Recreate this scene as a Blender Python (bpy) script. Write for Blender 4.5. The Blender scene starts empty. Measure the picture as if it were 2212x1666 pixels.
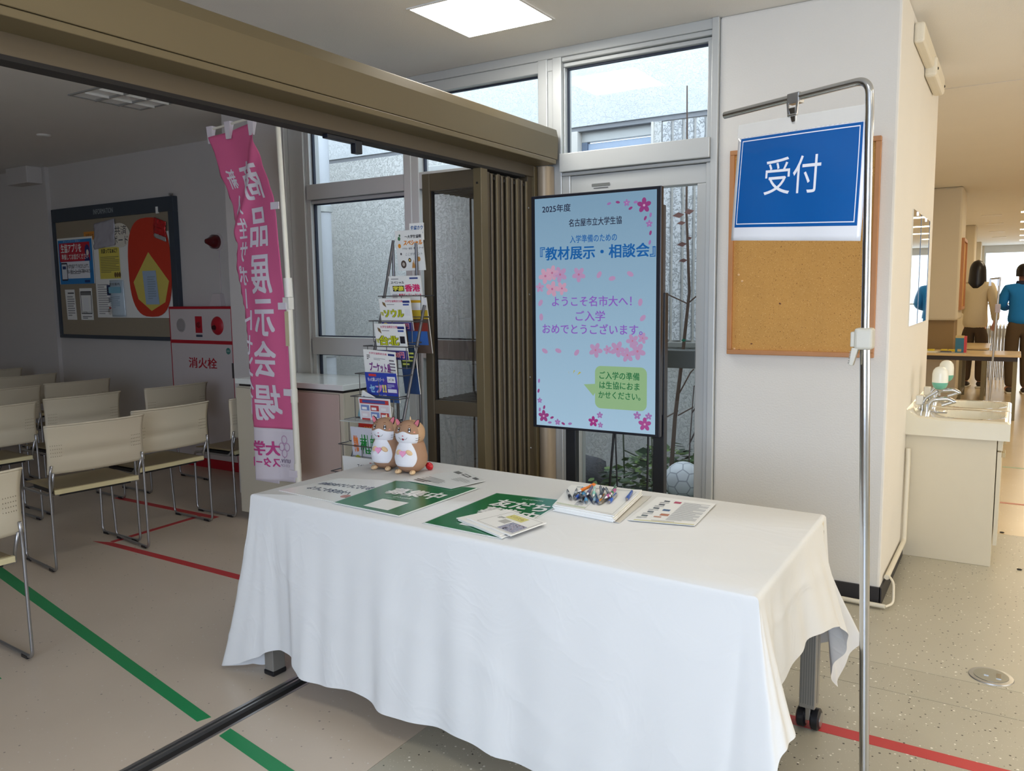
import bpy, bmesh, math, random
from mathutils import Vector, Matrix
import numpy as np
R_ = math.radians
PI = math.pi
SC = bpy.context.scene
COL = SC.collection
random.seed(7)

# ------------------------------------------------------------------ camera, world, lights, exposure
def setup():
    f, yaw, pit, rol = 1747.754, 0.556055, 0.111912, -0.012251
    cy, sy, cp, sp = math.cos(yaw), math.sin(yaw), math.cos(pit), math.sin(pit)
    F = Vector((-sy*cp, cy*cp, -sp)); r0 = Vector((cy, sy, 0)); u0 = r0.cross(F)
    r = r0*math.cos(rol)+u0*math.sin(rol); u = -r0*math.sin(rol)+u0*math.cos(rol)
    cd = bpy.data.cameras.new('camera'); cam = bpy.data.objects.new('camera', cd); COL.objects.link(cam)
    cd.sensor_width = 36; cd.lens = f/2212*36; cd.clip_start = 0.05; cd.clip_end = 200
    m = Matrix.Identity(4)
    for i in range(3):
        m[i][0], m[i][1], m[i][2] = r[i], u[i], -F[i]
    m[0][3], m[1][3], m[2][3] = 0, 0, 1.5
    cam.matrix_world = m
    SC.camera = cam
    w = bpy.data.worlds.new('overcast_sky'); SC.world = w; w.use_nodes = True
    nt = w.node_tree; bg = nt.nodes['Background']
    bg.inputs[0].default_value = (0.80, 0.90, 1.0, 1); bg.inputs[1].default_value = 2.8
    def area(name, loc, rot, sx, sy_, power, col):
        ld = bpy.data.lights.new(name, 'AREA'); ld.shape = 'RECTANGLE'; ld.size = sx; ld.size_y = sy_
        ld.energy = power; ld.color = col
        o = bpy.data.objects.new(name, ld); COL.objects.link(o); o.location = loc; o.rotation_euler = rot
        return o
    # daylight through the big window behind the photographer
    area('daylight_rear_window', (0.3, -2.85, 1.6), (R_(90), 0, 0), 3.4, 1.9, 112, (0.56, 0.70, 1.0))
    # warm daylight and lamps from the cafeteria side on the right
    area('warm_hall_light', (3.3, 4.2, 1.7), (0, R_(90), 0), 1.8, 5.0, 60, (1.0, 0.93, 0.81))
    SC.view_settings.view_transform = 'Standard'; SC.view_settings.look = 'None'
    SC.view_settings.exposure = 0.15; SC.view_settings.gamma = 1.0; SC.view_settings.use_curve_mapping = False
    c = SC.cycles
    c.max_bounces = 8; c.diffuse_bounces = 5; c.glossy_bounces = 4; c.transparent_max_bounces = 16; c.transmission_bounces = 6
    c.sample_clamp_indirect = 6; c.caustics_reflective = False; c.caustics_refractive = False
    c.use_denoising = True
setup()

# ------------------------------------------------------------------ materials
def lin(c):
    c = c/255.0
    return c/12.92 if c <= 0.04045 else ((c+0.055)/1.055)**2.4
def rgb(c): return (lin(c[0]), lin(c[1]), lin(c[2]), 1)
MATS = {}
def mat(name, col=(200,200,200), rough=0.6, metal=0.0, noise=0.04, scale=12.0, bump=0.0, bscale=200.0, emit=0, ecol=None, alpha=1.0, coat=0.0, sub=0):
    if name in MATS: return MATS[name]
    m = bpy.data.materials.new(name); m.use_nodes = True; MATS[name] = m
    nt = m.node_tree; N = nt.nodes; L = nt.links; b = N['Principled BSDF']
    b.inputs['Roughness'].default_value = rough; b.inputs['Metallic'].default_value = metal
    b.inputs['Base Color'].default_value = rgb(col)
    m.diffuse_color = rgb(col)
    tc = N.new('ShaderNodeTexCoord')
    if noise > 0:
        n = N.new('ShaderNodeTexNoise'); n.inputs['Scale'].default_value = scale; n.inputs['Detail'].default_value = 3
        mx = N.new('ShaderNodeMix'); mx.data_type = 'RGBA'
        c = rgb(col)
        mx.inputs[6].default_value = tuple(x*(1-noise) for x in c[:3])+(1,)
        mx.inputs[7].default_value = tuple(min(1, x*(1+noise)) for x in c[:3])+(1,)
        L.new(tc.outputs['Object'], n.inputs['Vector']); L.new(n.outputs['Fac'], mx.inputs[0]); L.new(mx.outputs[2], b.inputs['Base Color'])
    if bump > 0:
        n2 = N.new('ShaderNodeTexNoise'); n2.inputs['Scale'].default_value = bscale; n2.inputs['Detail'].default_value = 2
        bp = N.new('ShaderNodeBump'); bp.inputs['Strength'].default_value = bump; bp.inputs['Distance'].default_value = 0.01
        L.new(tc.outputs['Object'], n2.inputs['Vector']); L.new(n2.outputs['Fac'], bp.inputs['Height']); L.new(bp.outputs[0], b.inputs['Normal'])
    if emit > 0:
        b.inputs['Emission Color'].default_value = rgb(ecol or col); b.inputs['Emission Strength'].default_value = emit
    if coat > 0: b.inputs['Coat Weight'].default_value = coat
    if sub > 0:
        b.inputs['Subsurface Weight'].default_value = sub; b.inputs['Subsurface Radius'].default_value = (0.02, 0.02, 0.02)
    if alpha < 1: b.inputs['Alpha'].default_value = alpha
    return m
def ink(c, rough=0.5): return mat('ink_%d_%d_%d' % tuple(c), c, rough, noise=0.0)
def glass(name='window_glass', tint=(0.96,0.985,1.0), ior=1.45, rough=0.0):
    if name in MATS: return MATS[name]
    m = bpy.data.materials.new(name); m.use_nodes = True; MATS[name] = m
    nt = m.node_tree; N = nt.nodes; L = nt.links; N.remove(N['Principled BSDF'])
    t = N.new('ShaderNodeBsdfTransparent'); t.inputs[0].default_value = tint+(1,)
    g = N.new('ShaderNodeBsdfGlossy'); g.inputs['Roughness'].default_value = rough
    fr = N.new('ShaderNodeFresnel')
    ge = N.new('ShaderNodeNewGeometry'); mi = N.new('ShaderNodeMix'); mi.data_type = 'FLOAT'; mi.inputs[2].default_value = ior; mi.inputs[3].default_value = 1/ior
    L.new(ge.outputs['Backfacing'], mi.inputs[0]); L.new(mi.outputs[0], fr.inputs[0])
    mx = N.new('ShaderNodeMixShader'); L.new(fr.outputs[0], mx.inputs[0]); L.new(t.outputs[0], mx.inputs[1]); L.new(g.outputs[0], mx.inputs[2])
    L.new(mx.outputs[0], N['Material Output'].inputs[0])
    return m
def floor_mat(name, col, specks, rough=0.32, sc=55.0):
    m = bpy.data.materials.new(name); m.use_nodes = True
    nt = m.node_tree; N = nt.nodes; L = nt.links; b = N['Principled BSDF']; b.inputs['Roughness'].default_value = rough
    tc = N.new('ShaderNodeTexCoord')
    n = N.new('ShaderNodeTexNoise'); n.inputs['Scale'].default_value = 1.3; n.inputs['Detail'].default_value = 6
    L.new(tc.outputs['Object'], n.inputs['Vector'])
    mx = N.new('ShaderNodeMix'); mx.data_type = 'RGBA'
    c = rgb(col); mx.inputs[6].default_value = tuple(x*0.86 for x in c[:3])+(1,); mx.inputs[7].default_value = tuple(x*1.12 for x in c[:3])+(1,)
    L.new(n.outputs['Fac'], mx.inputs[0]); last = mx.outputs[2]
    for i, (scol, thr, s) in enumerate(specks):
        v = N.new('ShaderNodeTexVoronoi'); v.feature = 'F1'; v.inputs['Scale'].default_value = s; v.inputs['Randomness'].default_value = 1
        mp = N.new('ShaderNodeMapping'); mp.inputs['Location'].default_value = (3.7*i, 1.9*i, 0.013*i)
        L.new(tc.outputs['Object'], mp.inputs['Vector']); L.new(mp.outputs[0], v.inputs['Vector'])
        # only some cells carry a chip, and only near the cell centre
        sep = N.new('ShaderNodeSeparateColor'); L.new(v.outputs['Color'], sep.inputs[0])
        g1 = N.new('ShaderNodeMath'); g1.operation = 'GREATER_THAN'; g1.inputs[1].default_value = thr; L.new(sep.outputs[0], g1.inputs[0])
        rad = N.new('ShaderNodeMath'); rad.operation = 'MULTIPLY'; rad.inputs[1].default_value = 0.27; L.new(sep.outputs[1], rad.inputs[0])
        g2 = N.new('ShaderNodeMath'); g2.operation = 'LESS_THAN'; L.new(v.outputs['Distance'], g2.inputs[0]); L.new(rad.outputs[0], g2.inputs[1])
        mu = N.new('ShaderNodeMath'); mu.operation = 'MULTIPLY'; L.new(g1.outputs[0], mu.inputs[0]); L.new(g2.outputs[0], mu.inputs[1])
        mm = N.new('ShaderNodeMix'); mm.data_type = 'RGBA'; mm.inputs[7].default_value = rgb(scol)
        L.new(mu.outputs[0], mm.inputs[0]); L.new(last, mm.inputs[6]); last = mm.outputs[2]
    L.new(last, b.inputs['Base Color'])
    return m
def stucco_mat(name, col, bump=0.9, s1=16.0):
    m = mat(name, col, 0.9, noise=0.05, scale=1.5)
    nt = m.node_tree; N = nt.nodes; L = nt.links; b = N['Principled BSDF']; tc = N.new('ShaderNodeTexCoord')
    n = N.new('ShaderNodeTexNoise'); n.inputs['Scale'].default_value = s1; n.inputs['Detail'].default_value = 4; n.inputs['Roughness'].default_value = 0.6; n.inputs['Distortion'].default_value = 1.2
    L.new(tc.outputs['Object'], n.inputs['Vector'])
    rp = N.new('ShaderNodeValToRGB'); rp.color_ramp.elements[0].position = 0.50; rp.color_ramp.elements[1].position = 0.62
    L.new(n.outputs['Fac'], rp.inputs[0])
    bp = N.new('ShaderNodeBump'); bp.inputs['Strength'].default_value = bump; bp.inputs['Distance'].default_value = 0.005
    L.new(rp.outputs[0], bp.inputs['Height']); L.new(bp.outputs[0], b.inputs['Normal'])
    return m
def cork_mat():
    m = mat('cork', (200,150,80), 0.85, noise=0.10, scale=6)
    nt = m.node_tree; N = nt.nodes; L = nt.links; b = N['Principled BSDF']; tc = N.new('ShaderNodeTexCoord')
    last = b.inputs['Base Color'].links[0].from_socket
    for s, lo, hi, c in ((190, 0.64, 0.72, (140,92,46)), (230, 0.63, 0.72, (230,190,128)), (110, 0.74, 0.78, (96,56,26))):
        n = N.new('ShaderNodeTexNoise'); n.inputs['Scale'].default_value = s; n.inputs['Detail'].default_value = 2
        mp = N.new('ShaderNodeMapping'); mp.inputs['Location'].default_value = (s*.1, s*.3, 0); L.new(tc.outputs['Object'], mp.inputs[0]); L.new(mp.outputs[0], n.inputs['Vector'])
        rp = N.new('ShaderNodeValToRGB'); rp.color_ramp.elements[0].position = lo; rp.color_ramp.elements[1].position = hi; L.new(n.outputs['Fac'], rp.inputs[0])
        mm = N.new('ShaderNodeMix'); mm.data_type = 'RGBA'; mm.inputs[7].default_value = rgb(c); L.new(rp.outputs[0], mm.inputs[0]); L.new(last, mm.inputs[6]); last = mm.outputs[2]
    L.new(last, b.inputs['Base Color'])
    return m

# ------------------------------------------------------------------ mesh builder
def rot_to(d):
    d = Vector(d).normalized(); a = Vector((0,0,1)) if abs(d.z) < 0.95 else Vector((1,0,0))
    x = a.cross(d).normalized(); y = d.cross(x)
    return x, y
class MB:
    def __init__(s): s.v = []; s.f = []; s.m = []; s.mi = 0; s.T = None
    def add(s, vs, fs):
        k = len(s.v)
        if s.T is not None: vs = [tuple(s.T @ Vector(p)) for p in vs]
        s.v += [tuple(p) for p in vs]; s.f += [tuple(i+k for i in f) for f in fs]; s.m += [s.mi]*len(fs); return s
    def box(s, a, b):
        x0,y0,z0 = a; x1,y1,z1 = b
        return s.add([(x0,y0,z0),(x1,y0,z0),(x1,y1,z0),(x0,y1,z0),(x0,y0,z1),(x1,y0,z1),(x1,y1,z1),(x0,y1,z1)],
                     [(0,3,2,1),(4,5,6,7),(0,1,5,4),(1,2,6,5),(2,3,7,6),(3,0,4,7)])
    def hexa(s, lo, hi):
        return s.add(list(lo)+list(hi), [(0,3,2,1),(4,5,6,7),(0,1,5,4),(1,2,6,5),(2,3,7,6),(3,0,4,7)])
    def prism(s, pts, h0, h1, ax='z'):
        n = len(pts)
        def P(p, h): return {'z':(p[0],p[1],h),'y':(p[0],h,p[1]),'x':(h,p[0],p[1])}[ax]
        vs = [P(p,h0) for p in pts]+[P(p,h1) for p in pts]
        fs = [tuple(range(n))[::-1], tuple(range(n,2*n))]+[(i,(i+1)%n,(i+1)%n+n,i+n) for i in range(n)]
        return s.add(vs, fs)
    def tube(s, path, r, n=10, closed=False, caps=True):
        path = [Vector(p) for p in path]; rs = r if isinstance(r,(list,tuple)) else [r]*len(path)
        vs = []; px = None; m = len(path)
        for i,p in enumerate(path):
            if closed: d = (path[(i+1)%m]-path[i-1])
            else: d = path[min(i+1,m-1)]-path[max(i-1,0)]
            d.normalize()
            if px is None: x, y = rot_to(d)
            else:
                x = px - d*px.dot(d); x.normalize(); y = d.cross(x)
            px = x
            for k in range(n):
                a = 2*PI*k/n; vs.append(p+(x*math.cos(a)+y*math.sin(a))*rs[i])
        fs = []
        for i in range(m if closed else m-1):
            j = (i+1)%m
            for k in range(n): fs.append((i*n+k, i*n+(k+1)%n, j*n+(k+1)%n, j*n+k))
        if caps and not closed: fs += [tuple(range(n))[::-1], tuple(range((m-1)*n, m*n))]
        return s.add(vs, fs)
    def cyl(s, p, q, r, n=16): return s.tube([p,q], r, n)
    def lathe(s, prof, c=(0,0,0), n=24, axis='z'):
        vs = []
        for (r,z) in prof:
            for k in range(n):
                a = 2*PI*k/n; x,y = r*math.cos(a), r*math.sin(a)
                p = {'z':(x,y,z),'y':(x,z,-y),'x':(z,x,y)}[axis]
                vs.append((c[0]+p[0], c[1]+p[1], c[2]+p[2]))
        m = len(prof)
        fs = [(i*n+k, i*n+(k+1)%n, (i+1)*n+(k+1)%n, (i+1)*n+k) for i in range(m-1) for k in range(n)]
        fs += [tuple(range(n))[::-1], tuple(range((m-1)*n, m*n))]
        return s.add(vs, fs)
    def ell(s, c, r, nu=20, nv=12):
        prof = []
        vs = []
        for j in range(nv+1):
            t = PI*j/nv
            for k in range(nu):
                a = 2*PI*k/nu; rr = max(math.sin(t), 1e-3)
                vs.append((c[0]+r[0]*rr*math.cos(a), c[1]+r[1]*rr*math.sin(a), c[2]-r[2]*math.cos(t)))
        fs = [(j*nu+k, j*nu+(k+1)%nu, (j+1)*nu+(k+1)%nu, (j+1)*nu+k) for j in range(nv) for k in range(nu)]
        fs += [tuple(range(nu))[::-1], tuple(range(nv*nu,(nv+1)*nu))]
        return s.add(vs, fs)
    def grid(s, fn, nu, nv):
        vs = [fn(i/nu, j/nv) for j in range(nv+1) for i in range(nu+1)]
        w = nu+1
        return s.add(vs, [(j*w+i, j*w+i+1, (j+1)*w+i+1, (j+1)*w+i) for j in range(nv) for i in range(nu)])
    def quad(s, *p): return s.add(list(p), [tuple(range(len(p)))])
    def mesh(s, name, mats, smooth=None):
        me = bpy.data.meshes.new(name); me.from_pydata(s.v, [], s.f)
        mats = mats if isinstance(mats,(list,tuple)) else [mats]
        for m in mats: me.materials.append(m)
        if len(mats) > 1: me.polygons.foreach_set('material_index', s.m)
        if smooth is not None:
            me.polygons.foreach_set('use_smooth', [True]*len(s.f))
            if smooth < 180: me.set_sharp_from_angle(angle=R_(smooth))
        me.update(); return me
    def build(s, name, mats, parent=None, smooth=None, bevel=0, solid=0, world=True, seg=2):
        if parent is not None and world:
            o = Vector((0,0,0)); p = parent
            while p is not None: o += p.location; p = p.parent
            s.v = [(a[0]-o.x, a[1]-o.y, a[2]-o.z) for a in s.v]
        ob = bpy.data.objects.new(name, s.mesh(name, mats, smooth)); COL.objects.link(ob)
        if parent is not None: ob.parent = parent
        if solid:
            md = ob.modifiers.new('solidify','SOLIDIFY'); md.thickness = solid; md.offset = 0
        if bevel:
            md = ob.modifiers.new('bevel','BEVEL'); md.width = bevel; md.segments = seg; md.limit_method = 'ANGLE'; md.angle_limit = R_(40)
        return ob
def thing(name, label, cat, loc=(0,0,0), rz=0, group=None):
    o = bpy.data.objects.new(name, None); COL.objects.link(o); o.location = loc; o.rotation_euler = (0,0,rz)
    o.empty_display_size = 0.1
    o['label'] = label; o['category'] = cat
    if group: o['group'] = group
    return o
def tag(o, label, cat, group=None, kind=None):
    o['label'] = label; o['category'] = cat
    if group: o['group'] = group
    if kind: o['kind'] = kind
    return o
def struct(name, mb=None, mats=None, label=None, **k):
    if mb is None:
        o = bpy.data.objects.new(name, None); COL.objects.link(o)
    else: o = mb.build(name, mats, **k)
    o['kind'] = 'structure'
    if label: o['label'] = label
    return o
def copy_thing(root, loc, rz, label, group=None):
    r = root.copy(); COL.objects.link(r); r.location = loc; r.rotation_euler = (0,0,rz); r['label'] = label
    if group: r['group'] = group
    for ch in list(root.children):
        c = ch.copy(); COL.objects.link(c); c.parent = r
        for g in list(ch.children):
            d = g.copy(); COL.objects.link(d); d.parent = c
    return r
def fillet(pts, r, n=5):
    pts = [Vector(p) for p in pts]; out = [pts[0]]
    for i in range(1, len(pts)-1):
        a, b, c = pts[i-1], pts[i], pts[i+1]
        d1 = (a-b); d2 = (c-b); l = min(r, d1.length*.49, d2.length*.49)
        p = b+d1.normalized()*l; q = b+d2.normalized()*l
        for k in range(n+1):
            t = k/n; out.append(p*(1-t)**2 + b*2*t*(1-t) + q*t*t)
    out.append(pts[-1]); return out

# ------------------------------------------------------------------ printing (flat ink shapes and lettering)
_TC = {}
_fc = bpy.data.curves.new('type_setter', 'FONT'); _fo = bpy.data.objects.new('type_setter', _fc); COL.objects.link(_fo)
_fc.resolution_u = 3
def glyphs(s, bold):
    k = (s, bold)
    if k in _TC: return _TC[k]
    _fc.body = s; _fc.offset = bold
    bpy.context.view_layer.update()
    me = _fo.to_mesh(); vs = [(v.co.x, v.co.y) for v in me.vertices]; fs = [tuple(p.vertices) for p in me.polygons]
    _fo.to_mesh_clear()
    _TC[k] = (vs, fs); return _TC[k]
class Print:
    def __init__(s): s.it = []; s.cols = []
    def ci(s, c):
        if c not in s.cols: s.cols.append(c)
        return s.cols.index(c)
    def poly(s, pts, col, l=1): s.it.append((list(pts), [tuple(range(len(pts)))], s.ci(col), l)); return s
    def rect(s, u0, v0, u1, v1, col, l=1): return s.poly([(u0,v0),(u1,v0),(u1,v1),(u0,v1)], col, l)
    def frame(s, u0, v0, u1, v1, w, col, l=1):
        s.rect(u0,v0,u1,v0+w,col,l); s.rect(u0,v1-w,u1,v1,col,l); s.rect(u0,v0+w,u0+w,v1-w,col,l); return s.rect(u1-w,v0+w,u1,v1-w,col,l)
    def circ(s, u, v, r, col, l=1, n=18, ry=None, rot=0):
        ry = ry or r; c, q = math.cos(rot), math.sin(rot)
        return s.poly([(u+r*math.cos(a)*c-ry*math.sin(a)*q, v+r*math.cos(a)*q+ry*math.sin(a)*c) for a in [2*PI*k/n for k in range(n)]], col, l)
    def rrect(s, u0, v0, u1, v1, r, col, l=1):
        pts = []
        for (cx,cy,a0) in ((u1-r,v0+r,-90),(u1-r,v1-r,0),(u0+r,v1-r,90),(u0+r,v0+r,180)):
            for k in range(6): a = R_(a0+k*18); pts.append((cx+r*math.cos(a), cy+r*math.sin(a)))
        return s.poly(pts, col, l)
    def flower(s, u, v, r, col, l=1, rot=0.3, core=None):
        for k in range(5):
            a = rot+2*PI*k/5; s.circ(u+.58*r*math.cos(a), v+.58*r*math.sin(a), .46*r, col, l, 12, .32*r, a)
        if core: s.circ(u, v, .16*r, core, l+1, 8)
        return s
    def text(s, t, u, v, h, col, w=None, bold=0.0, l=2, align='C', mirror=False, slant=0.0):
        vs, fs = glyphs(t, 0)
        if not vs: return s
        x0 = min(p[0] for p in vs); x1 = max(p[0] for p in vs); ky = h/0.92
        kx = (w/(x1-x0)) if w else ky
        cx = {'C':(x0+x1)/2,'L':x0,'R':x1}[align]
        ds = [(0,0)] if bold < .012 else [(-bold,-bold*.6),(bold,-bold*.6),(-bold,bold*.6),(bold,bold*.6)]
        for q, (dx, dy) in enumerate(ds):
            s.it.append(([(u+((p[0]+dx-cx)*kx+slant*(p[1]-.36)*ky)*(-1 if mirror else 1), v+(p[1]+dy-.36)*ky) for p in vs], fs, s.ci(col), l+q*.12))
        return s
    def lines(s, u0, v0, u1, v1, n, col, l=1, seed=1, fill=0.45):
        rr = random.Random(seed); dv = (v1-v0)/n
        for i in range(n):
            e = u1 if i % 4 else u0+(u1-u0)*rr.uniform(.5,.9)
            s.rect(u0, v0+dv*i, e, v0+dv*i+dv*fill, col, l)
        return s
    def build(s, parent, fn, name='print', eps=0.0004, maxe=None, emit=None, rough=0.5, world=False):
        mb = MB()
        for vs, fs, c, l in s.it:
            mb.mi = c
            if maxe:
                bm = bmesh.new(); bv = [bm.verts.new((p[0],p[1],0)) for p in vs]
                for f in fs:
                    try: bm.faces.new([bv[i] for i in f])
                    except ValueError: pass
                bmesh.ops.triangulate(bm, faces=bm.faces[:])
                for _ in range(4):
                    ed = [e for e in bm.edges if e.calc_length() > maxe]
                    if not ed: break
                    bmesh.ops.subdivide_edges(bm, edges=ed, cuts=1)
                    bmesh.ops.triangulate(bm, faces=[f for f in bm.faces if len(f.verts) > 3])
                bm.verts.index_update()
                vs = [(v.co.x, v.co.y) for v in bm.verts]; fs = [tuple(v.index for v in f.verts) for f in bm.faces]; bm.free()
            mb.add([fn(p[0], p[1], l*eps) for p in vs], fs)
        if emit is None: ms = [ink(c, rough) for c in s.cols]
        else: ms = [mat('lit_%d_%d_%d' % tuple(c), (8,8,10), 0.16, noise=0, emit=emit, ecol=c) for c in s.cols]
        return mb.build(name, ms, parent, world=world)
BLK=(28,28,34); WHT=(238,238,236); GRY=(150,150,152)

# shared materials
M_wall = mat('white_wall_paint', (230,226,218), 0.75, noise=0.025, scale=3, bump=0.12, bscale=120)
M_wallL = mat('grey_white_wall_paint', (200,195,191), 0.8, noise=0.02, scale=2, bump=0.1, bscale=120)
M_ceil = mat('ceiling_board', (232,229,223), 0.9, noise=0.02, scale=2, bump=0.15, bscale=160)
M_alu = mat('silver_aluminium', (206,208,206), 0.38, 0.35, noise=0.02, scale=4)
M_bronze = mat('bronze_aluminium', (98,87,70), .45, .35, noise=0.03, scale=5)
M_bronze2 = mat('bronze_light', (110,97,70), .45, .25, noise=0.03, scale=5)
M_dark = mat('dark_gap', (26,22,20), 0.7, noise=0.02)
M_glass = glass()
M_chrome = mat('chrome', (205,208,212), 0.14, 1.0, noise=0.02)
M_steel = mat('satin_steel', (176,176,176), 0.32, 0.9, noise=0.03)
M_black = mat('black_plastic', (24,25,30), 0.35, noise=0.03)
M_white = mat('white_plastic', (228,226,218), 0.4, noise=0.02)
M_paper = mat('white_paper', (240,240,236), 0.55, noise=0.015, scale=20)
CEIL = 2.85

# ------------------------------------------------------------------ room shell
def shell():
    spW = ((226,222,212), 0.72, 60); 
    beige = floor_mat('beige_vinyl', (204,189,170), [((216,208,198), .86, 75), ((140,128,116), .93, 60)])
    grey = floor_mat('grey_speckled_vinyl', (176,170,152), [((236,232,220), .66, 62), ((60,54,46), .66, 66), ((200,196,182), .6, 120)])
    grey2 = floor_mat('grey_vinyl_light', (182,176,158), [((236,232,220), .66, 62), ((60,54,46), .70, 66)])
    peach = floor_mat('peach_vinyl', (206,186,152), [((220,205,180), .8, 62)], 0.25)
    mb = MB(); mb.box((-12,-3,-.06),(-2.365,4.12,0)); struct('floor', mb, beige)
    mb = MB(); mb.box((-12,4.12,-.06),(-5.0,4.9,0)); struct('floor', mb, beige)
    mb = MB(); mb.box((-2.275,-3,-.06),(-1.683,4.15,0)); struct('floor', mb, beige)
    mb = MB(); mb.box((-1.681,-3,-.06),(4,3.20,0)); struct('floor', mb, grey)
    mb = MB(); mb.box((-1.681,3.203,-.06),(4,3.43,0)); struct('floor', mb, grey)
    mb = MB(); mb.box((-1.681,3.433,-.06),(4,4.15,0)); struct('floor', mb, grey2)
    mb = MB(); mb.box((-1.31,4.15,-.06),(4,5.69,0)); struct('floor', mb, grey2)
    mb = MB(); mb.box((-1.31,5.692,-.06),(4,30,0)); struct('floor', mb, peach)
    mb = MB(); mb.box((-2.5,-3,-.12),(4,4.15,-.062)); struct('floor', mb, M_dark)
    # floor track of the folding partition, sunk in the floor
    tr = struct('trim_1', label='steel floor track of the folding partition')
    mb = MB(); mb.box((-2.365,-3,-.05),(-2.275,4.1,-.012)); mb.build('track_channel', M_dark, tr)
    mb = MB(); mb.box((-2.365,-3,-.012),(-2.352,4.1,.002)); mb.box((-2.342,-3,-.03),(-2.334,4.1,0.001)); mb.box((-2.285,-3,-.012),(-2.275,4.1,.002)); mb.build('track_rail', M_steel, tr)
    # ceiling in boards with an opening for the lamps
    mb = MB(); mb.box((-12,-3,CEIL),(4,4.2,CEIL+.1)); struct('ceiling', mb, M_ceil)
    mb = MB(); mb.box((-12,4.2,CEIL),(-5.03,4.9,CEIL+.1)); struct('ceiling', mb, M_ceil)
    mb = MB(); mb.box((-1.31,4.2,CEIL),(4,6.375,CEIL+.1)); struct('ceiling', mb, M_ceil)
    mb = MB(); mb.box((-1.3,6.39,CEIL),(4,30,CEIL+.1)); struct('ceiling', mb, M_ceil)
    mb = MB(); mb.box((-1.3,6.37,CEIL+.01),(4,6.395,CEIL+.1)); struct('ceiling', mb, M_dark)
    # right pillar wall between window and cafeteria
    mb = MB(); mb.box((-1.31,4.1,.0),(-.489,6.05,CEIL)); struct('wall_right', mb, M_wall, bevel=.012)
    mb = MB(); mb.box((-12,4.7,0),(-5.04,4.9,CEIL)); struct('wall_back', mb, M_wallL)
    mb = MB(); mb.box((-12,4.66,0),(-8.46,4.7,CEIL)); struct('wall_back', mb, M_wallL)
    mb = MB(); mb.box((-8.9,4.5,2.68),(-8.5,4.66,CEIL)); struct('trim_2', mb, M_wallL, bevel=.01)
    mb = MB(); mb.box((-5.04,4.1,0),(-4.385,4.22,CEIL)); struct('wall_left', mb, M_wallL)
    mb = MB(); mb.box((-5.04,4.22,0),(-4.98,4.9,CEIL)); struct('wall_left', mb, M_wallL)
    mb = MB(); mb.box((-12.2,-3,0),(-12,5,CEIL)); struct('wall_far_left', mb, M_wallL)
    # rear wall with its window opening
    mb = MB()
    mb.box((-12,-3.2,0),(-1.5,-3,CEIL)); mb.box((2.2,-3.2,0),(4,-3,CEIL)); mb.box((-1.5,-3.2,0),(2.2,-3,.6)); mb.box((-1.5,-3.2,2.6),(2.2,-3,CEIL))
    struct('wall_rear', mb, M_wall)
    mb = MB(); mb.box((4,-3.2,0),(4.2,30,CEIL)); struct('wall_east', mb, M_wall)
    mb = MB(); mb.box((-1.31,6.05,0),(-1.15,30,CEIL)); struct('wall_corridor', mb, M_wall)
    # baseboard
    mb = MB(); mb.box((-1.31,4.088,0),(-.485,4.1,.085)); mb.box((-.489,4.088,0),(-.479,4.95,.085)); struct('baseboard_right', mb, mat('dark_baseboard', (44,42,44), .5))
    # roof slab over our rooms
    mb = MB(); mb.box((-12.2,-3.2,CEIL+.11),(4.2,4.22,CEIL+.3)); mb.box((-1.31,4.22,CEIL+.11),(4.2,30.2,CEIL+.3)); mb.box((-12.2,4.22,CEIL+.11),(-5.9,5,CEIL+.3)); struct('roof', mb, M_wallL)
shell()

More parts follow.
